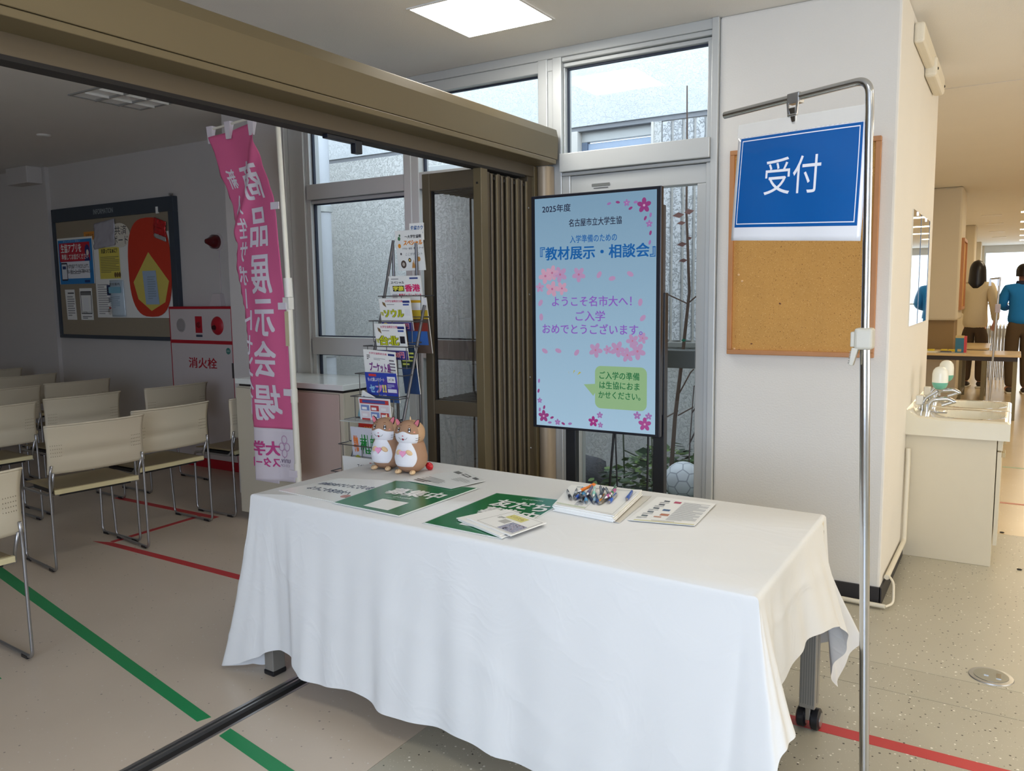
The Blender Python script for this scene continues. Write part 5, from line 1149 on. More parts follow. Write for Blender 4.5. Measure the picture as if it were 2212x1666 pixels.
    for c, s, z, w, h in big: ch(c, s, z, w, h)
    for i, (c, z) in enumerate((('新',2.22),('入',2.06),('生',1.92),('サ',1.78),('ポ',1.64),('｜',1.50),('ト',1.37),('セ',1.22),('ン',1.09),('タ',.96),('｜',.84))):
        ch(c, .765-.012*i, z, .155 if c not in '｜' else .02, .115)
    p.build(t, F, 'lettering', eps=.0009, maxe=.025, world=True)
    p = Print(); mg = (200,74,140)
    p.text('大学', .42, V(.60), .085/2.1, mg, w=.36, bold=.04, l=4); p.text('スタート', .46, V(.515), .06/2.1, mg, w=.44, bold=.03, l=4)
    p.text('univ.', .16, V(.535), .045/2.1, (120,100,130), w=.16, l=4); p.text('CO-OP', .16, V(.50), .02/2.1, (170,150,170), w=.14, l=4)
    for (a, b) in ((.17,.66),(.13,.615),(.21,.615),(.17,.575)):
        for q in range(14):
            a0, a1 = 2*PI*q/14, 2*PI*(q+1)/14; R1, R2 = .034, .026
            p.poly([(a+R1*1.3*math.cos(a0),V(b)+R1*.38*math.sin(a0)),(a+R1*1.3*math.cos(a1),V(b)+R1*.38*math.sin(a1)),(a+R2*1.3*math.cos(a1),V(b)+R2*.38*math.sin(a1)),(a+R2*1.3*math.cos(a0),V(b)+R2*.38*math.sin(a0))],(196,160,190),4)
    p.build(t, F, 'small_lettering', eps=.0009, maxe=.03, world=True)
    # ties
    for (x, z) in ((-3.60,2.02),(-3.575,1.45),(-3.56,.95),(-3.545,.47)): mb = MB(); mb.box((x-.045,Y-.024,z-.02),(x+.02,Y-.018,z+.02)); mb.build('tie_loop', wcol, t)
    for x, z in ((-4.14,2.49),(-3.98,2.50),(-3.78,2.50)):
        mb = MB(); mb.hexa([(x-.02,Y-.02,z-.07),(x+.015,Y-.02,z-.07),(x+.015,Y-.01,z-.07),(x-.02,Y-.01,z-.07)],[(x-.03,Y-.022,z+.03),(x+.02,Y-.022,z+.03),(x+.02,Y+.012,z+.03),(x-.03,Y+.012,z+.03)]); mb.build('tie_loop', wcol, t)
banner()

# ------------------------------------------------------------------ brochure rack
def rack():
    t = thing('brochure_rack', 'grey wire brochure rack full of travel leaflets between the cabinet and the glass partition', 'rack', (-2.75,3.3,0))
    wr = mat('wire_grey', (112,112,116), .35, .7)
    for x in (-2.62,-2.90):
        mb = MB(); mb.tube([(x,2.93,.02),(x,3.06,.62),(x,3.17,.88),(x,3.36,1.45)]+([(x,3.46,1.80)] if x < -2.8 else []), .008, 8); mb.build('upright', wr, t, smooth=60)
        mb = MB(); mb.tube([(min(x,-2.74),3.455,1.78),(min(x,-2.74),3.46,.9),(min(x,-2.74),3.465,.02)], .008, 8); mb.build('rear_leg', wr, t, smooth=60)
    for z, y in ((.02,2.93),): mb = MB(); mb.tube([(-2.90,y,z),(-2.62,y,z)], .008, 8); mb.build('cross_tube', wr, t)
    Tn = [(1.50,3.40),(1.37,3.32),(1.24,3.27),(1.10,3.20),(.985,3.16),(.87,3.11),(.75,3.06),(.62,3.0),(.50,2.96)]
    for (z, y) in Tn:
        mb = MB(); y0 = y-.055
        mb.tube([(-2.63,y+.02,z-.11),(-2.63,y0,z-.11),(-2.89,y0,z-.11),(-2.89,y+.02,z-.11)], .0025, 5)
        mb.tube([(-2.60,y+.02,z),(-2.60,y0,z),(-2.92,y0,z),(-2.92,y+.02,z)], .0028, 5)
        for x in (-2.89,-2.76,-2.63): mb.tube([(x,y0,z),(x,y0,z-.11),(x,y+.02,z-.115)], .0022, 5)
        mb.build('wire_pocket', wr, t)
    def bro(x0, y, z1, w, h, label, pr, tilt=.18, roll=0, m=None, name='brochure', n=1):
        s = thing(name, label, 'brochure', (x0+w/2,y-.03,z1-h))
        M = Matrix.Translation((x0,y-.03,z1)) @ Matrix.Rotation(roll,4,'Y') @ Matrix.Rotation(tilt,4,'X')
        def f(u, v, l=0): return tuple(M @ Vector((u*w, -l-.002, (v-1)*h)))
        mb = MB(); mb.T = M; mb.box((0,-.002,-h),(w,.004*n,0)); mb.build('cover', m or M_paper, s)
        pr.build(s, f, world=True); return s
    P = Print
    p = P(); p.text('生協カウ', .52,.72,.26,(36,90,150),w=.86,bold=.03,slant=.2); p.text('受付', .75,.34,.26,(36,90,150),w=.4,bold=.03,slant=.2)
    bro(-2.785,3.49,1.885,.095,.09,'small white sign with blue slanted writing at the very top of the rack',p,.0,0,name='rack_sign')
    p = P(); p.text('〜大学生協限', .66,.84,.08,BLK,w=.6,bold=.03,slant=.2); p.text('スペシャル', .64,.69,.13,(232,140,34),w=.68,bold=.05,slant=.2); p.text('ソウル・台北・香港・プーケ', .62,.55,.05,BLK,w=.78,bold=.02); p.text('ここがポイント', .64,.41,.07,(70,72,80),w=.62,slant=.2)
    p.circ(.14,.80,.05,(74,128,86)); p.circ(.17,.88,.03,(60,110,70)); p.circ(.13,.62,.055,(226,150,50)); p.circ(.22,.16,.10,(84,68,60)); p.circ(.22,.16,.05,(190,180,170),2); p.circ(.46,.26,.055,(40,34,30)); p.circ(.46,.26,.03,(226,190,90),2); p.poly([(.52,.06),(.66,.06),(.62,.2),(.60,.28),(.58,.18),(.56,.22)],(204,146,80)); p.circ(.80,.28,.06,(210,150,80)); p.circ(.16,.42,.03,(60,56,60),1)
    bro(-2.880,3.48,1.85,.185,.215,'large white card with orange headline and travel icons near the top of the rack',p,.12,name='rack_card')
    p = P(); p.rect(0,0,1,.62,(98,80,70)); p.rect(0,.62,1,.78,(220,190,60)); p.rect(0,.78,1,1,(238,236,238)); p.rect(.1,.15,.9,.4,(60,110,190),2); p.rect(.2,.4,.95,.55,(150,60,50),2)
    bro(-2.80,3.42,1.49,.17,.30,'photo leaflet with a blue patch standing behind the yellow titled one in the rack',p,.15)
    p = P(); p.text('スペシャル', .27,.80,.09,BLK,w=.42,bold=.03,slant=.1); p.rect(.10,.52,.46,.70,(36,32,30)); p.text('学旅', .28,.61,.14,(240,230,80),w=.32,bold=.05,l=3); p.text('香港', .72,.62,.22,(222,40,110),w=.46,bold=.05); p.text('香港ディズニーランド', .62,.40,.09,(210,40,80),w=.70,bold=.04); p.rect(.06,.26,.22,.44,(200,190,196)); p.rect(.08,.16,.95,.24,(226,176,40)); p.rect(.66,.9,.92,.95,(40,60,130)); p.lines(.08,.9,.5,.95,1,(120,120,124))
    bro(-2.865,3.40,1.605,.215,.17,'white leaflet with large pink characters, below the card with the orange headline',p,.15)
    def tour(name_, price, pcol, jp):
        p = P(); p.rect(0,0,1,.26,(64,52,128)); p.text('大学生協限定企画', .48,.915,.07,(206,90,120),w=.56,bold=.02); p.rect(.76,.86,.98,.93,(40,52,120)); p.rect(.76,.78,.95,.83,(60,84,160)); p.lines(.24,.80,.68,.84,1,(140,140,146)); p.text('学旅', .06,.52,.12,(190,186,40),w=.09,bold=.05)
        p.text(jp, .44,.53,.26,(120,122,30),w=.62,bold=.085); p.text(jp, .44,.53,.26,(202,206,44),w=.60,bold=.03,l=3); p.circ(.13,.14,.10,(226,196,60),2); p.text('日間', .13,.14,.08,(196,40,40),w=.16,bold=.04,l=3); p.text(price, .56,.14,.17,(240,210,224),w=.62,bold=.07,l=3); p.text(price, .56,.14,.17,(206,46,90),w=.60,bold=.015,l=4); p.rect(.80,.46,.96,.66,(34,30,40) if jp=='台北' else (230,230,232)); p.poly([(.12,.80),(.22,.72),(.19,.86),(.10,.9)],(120,96,60)); return p
    bro(-2.868,3.32,1.488,.21,.17,'leaflet headed with three yellow kana, priced 57,900, higher in the rack',tour('a','57,900円',None,'ソウル'),.15)
    p = P(); p.rect(0,0,1,1,(40,66,110)); p.rect(0,.55,1,1,(70,84,40)); p.lines(.1,.6,.9,.9,4,(196,200,90),2)
    bro(-2.72,3.30,1.245,.10,.26,'dark blue and green leaflet standing behind the lower yellow titled one',p,.15)
    bro(-2.862,3.27,1.357,.205,.19,'leaflet headed with two yellow characters, priced 79,900, just below the 57,900 one',tour('b','79,900円',None,'台北'),.15)
    p = P(); p.text('大学生協限定企画', .46,.90,.07,(206,90,120),w=.56,bold=.02); p.rect(.78,.86,.98,.93,(40,52,120)); p.text('プーケット島', .50,.42,.30,(126,52,132),w=.66,bold=.05); p.lines(.80,.25,.98,.78,5,(120,110,120)); p.lines(.1,.68,.2,.86,3,(60,50,50)); p.lines(.32,.68,.68,.76,2,(160,160,164))
    bro(-2.898,3.22,1.225,.215,.155,'tilted white leaflet with purple characters in the middle of the rack',p,.14,.05)
    p = P(); p.rect(0,0,1,1,(48,70,170)); p.rect(0,0,1,.22,(64,96,150),2); p.rect(.55,.3,1,.8,(78,60,160),2); p.text('もっと楽しいリゾート', .34,.76,.13,WHT,w=.52,bold=.03,l=3); p.text('セブ', .28,.44,.28,(150,196,226),w=.34,bold=.07,l=3); p.text('プ', .42,.44,.26,(230,150,200),w=.18,bold=.08,l=4); p.text('！', .58,.46,.28,(236,222,110),w=.06,bold=.08,l=4); p.rect(.12,.87,.36,.95,(210,60,60),3); p.rect(.70,.68,.95,.88,(236,236,240),3); p.text('JCB', .82,.78,.10,BLK,w=.18,l=4); p.text('61,100', .5,.22,.10,WHT,w=.24,l=4); p.rect(.68,.34,.96,.46,(226,226,236),3); p.lines(.68,.50,.9,.64,3,(190,196,230),3)
    bro(-2.846,3.17,1.112,.21,.155,'blue and purple resort leaflet in the middle of the rack',p,.14)
    p = P(); p.text('・JTA', .45,.72,.16,BLK,w=.4,bold=.03); p.lines(.06,.5,.5,.9,4,(150,160,190)); p.rect(0,0,1,.3,(120,170,180))
    bro(-2.835,3.135,1.02,.215,.15,'white leaflet sticking up slanted behind the red and blue one',p,.14,.38)
    p = P(); p.rect(0,0,1,1,(226,226,230)); p.rect(.03,.80,.97,.95,(196,60,56),2); p.rect(.12,.83,.86,.93,(70,84,150),3)
    for i in range(3):
        for j in range(3): p.rect(.06+.31*i,.10+.23*j,.33+.31*i,.29+.23*j,[(190,70,70),(226,214,216),(120,140,190)][(i+j)%3],2); p.rect(.09+.31*i,.13+.23*j,.25+.31*i,.22+.23*j,(238,236,236),3)
    bro(-2.836,3.105,.988,.205,.15,'leaflet with a red header and a grid of small boxes in the lower rack',p,.1)
    mb = MB(); mb.box((-2.90,3.0,.870),(-2.60,3.10,.874)); tag(mb.build('clear_shelf', mat('clear_tray',(206,210,206),.15,alpha=.6), None), 'clear plastic tray edge under the grid leaflet in the rack', 'tray')
    p = P(); p.rect(0,0,1,1,(176,40,28)); p.text('沖縄', .5,.7,.30,(240,150,60),w=.6,bold=.1,l=2); p.text('沖縄', .5,.7,.30,(120,24,16),w=.6,bold=.02,l=3)
    bro(-2.80,3.06,.868,.20,.15,'red leaflet with orange characters in the lower rack',p,.1)
    p = P(); p.rect(0,0,1,1,(206,206,214)); p.rect(0,0,1,.42,(120,150,120),1); p.text('学旅', .14,.66,.30,(230,120,40),w=.14,bold=.08,l=3); p.text('札幌', .62,.66,.34,(30,130,56),w=.62,bold=.12,l=3); p.rect(.05,0,.95,.24,(190,40,80),2); p.lines(.1,.05,.7,.2,3,(240,200,210),3); p.text('97,800', .7,.34,.12,(206,40,80),w=.5,bold=.05,l=3); p.circ(.16,.34,.10,(170,170,70),2)
    bro(-2.838,3.04,.846,.21,.26,'leaflet with large green characters at the bottom of the rack',p,.1)
    p = P(); p.text('スペシャル学割', .64,.80,.12,BLK,w=.5,bold=.02); p.text('札幌', .62,.48,.24,(50,100,180),w=.36,bold=.05); p.circ(.14,.5,.07,(176,120,70)); p.circ(.14,.64,.09,(150,96,56),1,14,.05); p.rect(.72,.84,.80,.92,(190,60,60))
    bro(-2.86,3.0,.700,.25,.22,'white card with a small brown cartoon animal at the foot of the rack',p,.06,name='rack_card')
rack()

# ------------------------------------------------------------------ wash basins and mirrors on the cafeteria side
def basins():
    por = mat('porcelain', (226,220,200), .10, noise=.01, coat=.4); cab = mat('basin_cabinet', (214,204,180), .45, noise=.02)
    X0, X1 = -.489, .008
    for i, (y0, y1) in enumerate(((4.93,5.395),(5.405,5.87))):
        t = thing('wash_basin', ('white wash basin with a chrome tap, nearer one of the pair','white wash basin with a chrome tap, farther one of the pair')[i], 'wash basin', (-.24,(y0+y1)/2,.70), 0, 'pair of wash basins')
        def f(u, v):
            x = X0+(X1-X0)*u; y = y0+(y1-y0)*v
            q = math.hypot((u-.60)/.33, (v-.5)/.36)
            z = .800+.012*max(0,1-u*3)+(.028*max(0,1-u*9)) - (.11*(1-q*q)**.6 if q < 1 else 0)
            ed = min(u, 1-u if True else 1, v*1.0, (1-v)*1.0); z -= .010*max(0,(.03-ed)/.03)**2 if u > .05 else 0
            return (x, y, z)
        mb = MB(); mb.grid(f, 48, 36)
        # apron
        mb.grid(lambda u,v: (X0+(X1-X0)*u, y0, .700+(f(u,0)[2]-.700)*v), 24, 4); mb.grid(lambda u,v: (X1-.0+.0*v, y0+(y1-y0)*u, .700+(f(1,u)[2]-.700)*v), 24, 4); mb.grid(lambda u,v: (X0+(X1-X0)*u, y1, .700+(f(u,1)[2]-.700)*v), 24, 4)
        mb.quad((X0,y0,.70),(X1,y0,.70),(X1,y1,.70),(X0,y1,.70))
        b = mb.build('basin', por, t, smooth=50)
        mb = MB(); mb.lathe([(.001,0),(.018,0),(.018,.003),(.001,.003)], (-.19,(y0+y1)/2,.694), 16); mb.build('waste', M_chrome, b, smooth=40)
        yc = (y0+y1)/2-.01
        mb = MB(); mb.cyl((-.405,yc,.80),(-.405,yc,.85),.022,14); mb.tube(fillet([(-.405,yc,.84),(-.37,yc,.885),(-.28,yc,.892),(-.255,yc,.872)],.03), [.017]*7+[.013]*6, 12) if False else mb.tube(fillet([(-.405,yc,.82),(-.385,yc,.875),(-.30,yc,.885),(-.27,yc,.868)],.03), .013, 12); tp = mb.build('tap', M_chrome, t, smooth=60)
        mb = MB(); mb.cyl((-.33,yc,.845),(-.262,yc,.872),.010,10); mb.build('tap_lever', M_chrome, tp, smooth=60)
        mb = MB(); mb.box((-.455,yc-.02,.80),(-.30,yc+.02,.806)); mb.build('tap_plate', M_chrome, tp, bevel=.004)
        # soap dispenser, bolted on a curved bracket
        s = thing('soap_dispenser', ('white capsule soap dispenser with green soap over the nearer basin','white capsule soap dispenser with green soap over the farther basin')[i], 'soap dispenser', (-.345,yc,.90), 0, 'soap dispensers')
        mb = MB(); mb.tube(fillet([(-.43,yc+.02,.80),(-.43,yc+.02,.87),(-.35,yc+.02,.93)],.05), [.014]*8 if False else .011, 10); mb.build('bracket', M_chrome, s, smooth=60)
        mb = MB(); mb.box((-.465,yc,.84),(-.425,yc+.05,.895)); mb.build('bracket_cap', M_white, s, bevel=.006)
        c = (-.345,yc+.01,.93)
        mb = MB(); mb.lathe([(.041,.045),(.041,.09),(.037,.112),(.026,.128),(.010,.135),(.001,.136)], c, 24); mb.build('reservoir', mat('milky_plastic',(238,238,226),.25), s, smooth=60)
        mb = MB(); mb.lathe([(.001,.004),(.022,.006),(.034,.018),(.0405,.036),(.041,.045),(.001,.045)], c, 24); mb.build('soap', mat('green_soap',(112,182,160),.2), s, smooth=60)
        mb = MB(); mb.lathe([(.001,-.03),(.006,-.03),(.006,-.01),(.018,.0),(.020,.006),(.001,.006)], c, 16); mb.build('nozzle', M_chrome, s, smooth=60)
    t = thing('basin_cabinet', 'off-white base cabinet under the two wash basins', 'cabinet', (-.27,5.4,0))
    mb = MB(); mb.box((-.489,4.97,0),(-.050,5.85,.70)); mb.build('carcass', cab, t, bevel=.002)
    for k, (a, b) in enumerate(((4.975,5.405),(5.41,5.85))):
        mb = MB(); mb.box((-.046,a,.64),(-.022,b,.697)); mb.build('front_strip', cab, t, bevel=.002)
        mb = MB(); mb.box((-.046,a,.12),(-.026,b,.632)); d = mb.build('door', cab, t, bevel=.002)
        mb = MB(); mb.box((-.026,a+.02,.60),(-.008,a+.12,.628)); mb.build('door_handle', mat('handle_tan',(186,168,128),.4), d, bevel=.003)
    mir = mat('mirror_silver', (236,240,240), .02, 1.0, noise=0)
    for i, (a, b) in enumerate(((4.83,5.245),(5.27,5.76))):
        m = thing('wall_mirror', ('tall frameless mirror above the nearer basin','tall frameless mirror above the farther basin')[i], 'mirror', (-.489,(a+b)/2,1.6), 0, 'pair of wall mirrors')
        mb = MB(); mb.box((-.489,a,1.305),(-.483,b,1.925)); mb.build('mirror_glass', mir, m)
        mb = MB(); mb.box((-.489,b-.006,1.305),(-.481,b+.004,1.925)); mb.build('mirror_edge', mat('mirror_edge_blue',(16,40,66),.2), m)
        for z in (1.315,1.915): mb = MB(); mb.box((-.485,(a+b)/2-.01,z-.01),(-.478,(a+b)/2+.01,z+.01)); mb.build('mirror_clip', M_chrome, m)
basins()

def conduits():
    c = mat('conduit_white', (228,220,200), .4)
    mb = MB(); mb.tube(fillet([(-.80,4.055,.018),(-.455,4.035,.018)],.02), .011, 8); mb.tube(fillet([(-.455,4.035,.018),(-.425,4.08,.022),(-.435,4.16,.10),(-.462,4.20,.115)],.05), .006, 8)
    mb.tube(fillet([(-.470,4.19,.11),(-.470,4.90,.10),(-.470,4.94,.55),(-.472,4.945,.62)],.03), .013, 8)
    tag(mb.build('cable_conduit', c, None, smooth=60), 'white cable conduit along the foot of the white pillar', 'cable duct')
    t = thing('duct_cover', 'white wall duct cover with rounded ends under the ceiling above the mirrors', 'duct', (-.47,5.1,2.7))
    mb = MB(); mb.box((-.489,4.55,2.70),(-.440,5.62,2.80)); mb.build('duct', c, t, bevel=.015, seg=3)
    mb = MB(); mb.box((-.489,5.10,2.655),(-.425,5.64,2.765)); mb.build('end_box', c, t, bevel=.02, seg=3)
    for (y, z) in ((5.13,2.70),(5.60,2.70)): mb = MB(); mb.ell((-.424,y,z),(.004,.008,.008),8,6); mb.build('screw_hole', M_dark, t)
    t = thing('floor_outlet', 'round metal floor outlet cover in the speckled floor', 'floor outlet', (-.012,3.522,0))
    mb = MB(); mb.lathe([(.001,0),(.078,0),(.076,.004),(.066,.005),(.001,.005)], (-.012,3.522,0), 36); mb.build('cover_ring', M_steel, t, smooth=30)
    mb = MB(); mb.lathe([(.001,.005),(.060,.005),(.060,.0065),(.001,.0065)], (-.012,3.522,0), 36); l = mb.build('lid', mat('lid_metal',(150,150,140),.3,.6), t, smooth=30)
    for a, b in (((-.036,3.512),(-.020,3.520)),((.006,3.50),(.022,3.545))): mb = MB(); mb.box((a[0],a[1],.0065),(b[0],b[1],.0085)); mb.build('lid_catch', M_chrome, l)
    # debris on the floor
    for i, (x, y) in enumerate(((.085,4.99),(-.005,5.72))): mb = MB(); mb.ell((x,y,.004),(.014,.009,.004),7,4); tag(mb.build('floor_fluff', M_dark, None), ('small dark scrap on the floor right of the basin cabinet','dark smudge on the floor behind the basin cabinet')[i], 'litter')
conduits()

# ------------------------------------------------------------------ floor tapes
def tapes():
    g = mat('green_tape', (24,140,82), .4, noise=.03); r = mat('red_tape', (190,52,56), .45, noise=.04)
    def tape(label, m, pts, cat='floor tape'):
        mb = MB(); mb.add([(p[0],p[1],.0) for p in pts]+[(p[0],p[1],.0012) for p in pts], [(3,2,1,0),(4,5,6,7),(0,1,5,4),(1,2,6,5),(2,3,7,6),(3,0,4,7)]); tag(mb.build('floor_tape', m, None), label, cat)
    def line(a, b, w): 
        a = Vector((a[0],a[1],0)); b = Vector((b[0],b[1],0)); n = (b-a).normalized().cross(Vector((0,0,1)))*w/2
        return [a+n, b+n, b-n, a-n]
    tape('long green floor tape running left under the chairs, ending at the floor track', g, [(-2.409,1.722),(-2.392,1.768),(-4.95,2.27),(-4.93,2.20)])
    tape('short green floor tape beginning at the near side of the floor track', g, [(-2.262,1.700),(-2.268,1.752),(-1.0,1.535),(-1.0,1.475)])
    tape('green floor tape end at the left edge of the photo', g, [(-3.37,1.535),(-3.40,1.49),(-4.3,1.62),(-4.3,1.68)])
    tape('long red floor tape starting among the chairs and running under the table', r, [(-4.83,2.79),(-4.70,2.835),(-2.37,2.835),(-2.37,2.775)])
    tape('red floor tape running out to the right past the sign stand', r, [(-1.675,2.775),(-1.675,2.835),(2.5,2.835),(2.5,2.775)])
    tape('red floor tape piece between the floor track and the colour seam, under the table', r, [(-2.27,2.775),(-2.27,2.835),(-1.69,2.835),(-1.69,2.775)])
    tape('short red floor tape joining the two long red ones between the chairs', r, [(-4.73,2.84),(-4.69,2.84),(-4.72,3.50),(-4.76,3.50)])
    tape('farther red floor tape parallel to the long one, under the chairs', r, line((-5.75,3.53),(-4.60,3.53),.05))
    tape('faint green floor tape line crossing the cafeteria floor', mat('faded_green_tape',(150,170,140),.5), line((-.03,7.9),(3,7.9),.04))
    tape('faint red floor tape line crossing the cafeteria floor', mat('faded_red_tape',(196,130,110),.5), line((-.03,6.55),(3,6.55),.04))
tapes()

# ------------------------------------------------------------------ cafeteria: columns, desks, window, small things
def cafeteria():
    w = mat('cream_wall', (212,202,180), .7, noise=.02, scale=3)
    mb = MB(); mb.box((-1.15,12.4,1.08),(-.655,13.3,CEIL)); struct('wall_column', mb, w, bevel=.03)
    mb = MB(); mb.box((-1.15,12.5,.0),(-.70,13.2,1.08)); struct('wall_column_base', mb, mat('brown_recess',(150,124,84),.6))
    mb = MB(); mb.box((-1.15,20.0,0),(-.80,20.8,CEIL)); struct('wall_column', mb, w, bevel=.02)
    mb = MB(); mb.box((-1.15,27.3,0),(-.93,28,CEIL)); struct('wall_column', mb, w, bevel=.02)
    c = thing('side_cork_board', 'narrow cork board seen edge-on on the side of the cafeteria column', 'notice board', (-.64,12.85,1.6))
    mb = MB(); mb.box((-.655,12.45,1.22),(-.62,12.49,2.18)); mb.box((-.655,13.21,1.22),(-.62,13.25,2.18)); mb.box((-.655,12.49,2.14),(-.62,13.21,2.18)); mb.box((-.655,12.49,1.22),(-.62,13.21,1.26)); mb.build('frame', MATS['frame_wood'], c)
    mb = MB(); mb.box((-.655,12.49,1.26),(-.64,13.21,2.14)); mb.build('panel', MATS['cork'], c)
    # far windows
    mb = MB(); mb.box((-1.15,29.9,0),(-.93,30,CEIL)); struct('wall_far', mb, w)
    f = struct('window_4', label='bright window wall at the far end of the cafeteria')
    for a, b in (((-.93,29.9,2.62),(4,30,CEIL)),((-.93,29.9,0),(4,30,.25)),((-.93,29.9,.25),(-.88,30,2.62)),((.6,29.9,.25),(.66,30,2.62)),((2.2,29.9,.25),(2.26,30,2.62)),((-.88,29.9,1.0),(4,30,1.05))): mb = MB(); mb.box(a, b); mb.build('frame_bar', M_alu, f)
    mb = MB(); mb.box((-.88,29.95,.25),(4,29.955,2.62)); mb.build('pane', M_glass, f)
    # desks
    top = mat('desk_top_wood', (206,178,128), .3, noise=.06, scale=3); leg = mat('desk_leg', (128,118,88), .5, .3)
    def desk(x0,x1,y0,y1,z, label):
        t = thing('cafeteria_desk', label, 'desk', ((x0+x1)/2,(y0+y1)/2,0))
        mb = MB(); mb.box((x0,y0,z-.025),(x1,y1,z)); mb.build('desktop', top, t, bevel=.004)
        mb = MB(); mb.box((x0+.03,y0+.03,z-.075),(x1-.03,y0+.06,z-.025)); mb.build('apron', mat('apron_dark',(50,40,34),.5), t)
        for x in (x0+.03, x1-.075):
            for y in (y0+.04, y1-.08): mb = MB(); mb.box((x,y,0),(x+.045,y+.05,z-.025)); mb.build('leg', leg, t, bevel=.003)
            mb = MB(); mb.box((x+.01,y0+.06,.08),(x+.035,y1-.06,.12)); mb.build('stretcher', leg, t)
        return t
    desk(-1.10,.078,10.72,11.45,.75,'wooden-topped desk with leaflets on it, in front of the two people')
    desk(-1.12,-.27,12.35,13.0,.74,'second wooden desk behind the first one, beside the person in the cream pullover') if False else desk(-.64,-.27,12.1,13.2,.74,'narrow wooden desk behind the first one, beside the person in the cream pullover')
    # things on the near desk
    z = .75
    def obj(name, label, cat, loc): return thing(name, label, cat, loc)
    t = obj('drink_carton', 'blue and red box standing on the desk', 'box', (-.53,10.88,z)); mb = MB(); mb.box((-.585,10.84,z),(-.495,10.93,z+.20)); mb.build('box_body', mat('box_blue',(44,108,136),.5), t, bevel=.003)
    mb = MB(); mb.box((-.495,10.84,z),(-.468,10.93,z+.20)); mb.build('box_side', mat('box_red',(196,66,70),.5), t); mb = MB(); mb.box((-.585,10.839,z+.18),(-.495,10.931,z+.205)); mb.build('box_lid', mat('box_gold',(190,168,110),.4), t); mb = MB(); mb.box((-.56,10.838,z+.02),(-.52,10.84,z+.05)); mb.build('box_emblem', MATS['box_gold'], t)
    mb = MB(); mb.box((-1.04,10.78,z),(-.99,10.86,z+.30)); mb.mi = 0; t = obj('file_box', 'dark blue upright file box at the left end of the desk', 'file box', (-1.015,10.82,z)); mb.build('file_body', mat('file_navy',(22,26,70),.5), t, bevel=.003); mb = MB(); mb.box((-1.0,10.778,z+.19),(-.985,10.78,z+.235)); mb.build('file_label', M_paper, t)
    for i, (x, y, a, cc, lab) in enumerate(((-.80,10.95,.12,(226,226,216),'white booklet lying open on the desk'),(-.62,10.84,-.08,(190,180,160),'beige leaflet under the blue and red box'))):
        t = obj('booklet', lab, 'booklet', (x,y,z)); mb = MB(); mb.T = Matrix.Translation((x,y,z)) @ Matrix.Rotation(a,4,'Z'); mb.box((-.15,-.10,0),(.15,.10,.008)); mb.build('pages', mat('book_%d'%cc[2],cc,.5), t)
        if i == 0: mb = MB(); mb.T = Matrix.Translation((x,y,z)) @ Matrix.Rotation(a,4,'Z'); mb.box((.06,-.12,.008),(.17,.06,.014)); mb.build('cover', mat('book_navy',(40,50,86),.4), t)
    for i, (x, y, lab) in enumerate(((-.94,11.20,'yellow leaflet at the back left of the desk'),(-.86,11.22,'second yellow leaflet at the back of the desk'),(-.72,11.24,'yellow leaflet at the back, behind the booklet'),(-.64,11.24,'rightmost yellow leaflet at the back of the desk'))):
        mb = MB(); mb.box((x-.035,y-.08,z),(x+.035,y+.02,z+.018)); tag(mb.build('yellow_leaflet', mat('leaflet_yellow',(226,206,50),.5), None, bevel=.002), lab, 'leaflet', 'yellow leaflets on the desk')
    t = obj('white_storage_box', 'low white cabinet under the left end of the desk', 'cabinet', (-.85,11.8,0)); mb = MB(); mb.box((-1.1,11.55,.08),(-.60,12.15,.69)); mb.build('box_body', w, t, bevel=.006); mb = MB(); mb.box((-1.1,11.56,0),(-.61,12.14,.08)); mb.build('box_plinth', mat('plinth_navy',(44,46,72),.5), t)
    # second sign stand in the cafeteria
    t = thing('sign_stand', 'thin pole sign stand with a hooked top in front of the cafeteria desk', 'sign stand', (-.17,9.9,0))
    mb = MB(); mb.cyl((-.20,9.9,.02),(-.155,9.9,1.62),.011,10); mb.build('pole', M_steel, t, smooth=60); mb = MB(); mb.lathe([(.001,0),(.14,0),(.14,.015),(.02,.025),(.001,.025)], (-.20,9.9,0), 24); mb.build('base', M_steel, t, smooth=40)
    mb = MB(); mb.tube([(-.155,9.9,1.61),(-.245,9.9,1.60)], .009, 8); mb.build('arm', M_steel, t); 
    for x in (-.24,-.165): mb = MB(); mb.box((x-.012,9.89,1.53),(x+.010,9.91,1.60)); mb.build('hook', M_steel, t)
    mb = MB(); mb.box((-.185,9.88,1.25),(-.135,9.92,1.34)); mb.build('height_clamp', mat('clamp_mauve',(176,168,180),.5), t, bevel=.006)
    # green notice at the far window and rack of chairs
    mb = MB(); mb.box((.12,29.85,1.62),(.5,29.88,1.95)); tag(mb.build('green_notice', mat('notice_green',(170,206,170),.6), None), 'pale green notice hanging in the far window', 'notice')
    t = thing('chair_trolley', 'row of stacked folding chairs with steel frames behind the person in the cream pullover', 'stacked chairs', (-.3,15.6,0))
    for i in range(8):
        x = -.42+i*.05; mb = MB(); mb.tube(fillet([(x,15.4+.03*i,.0),(x+.01,15.4+.03*i,.88-.0*i),(x+.02,15.9+.03*i,.90),(x+.02,15.9+.03*i,.0)],.05), .011, 6); mb.build('chair_frame', M_steel, t, smooth=60)
cafeteria()

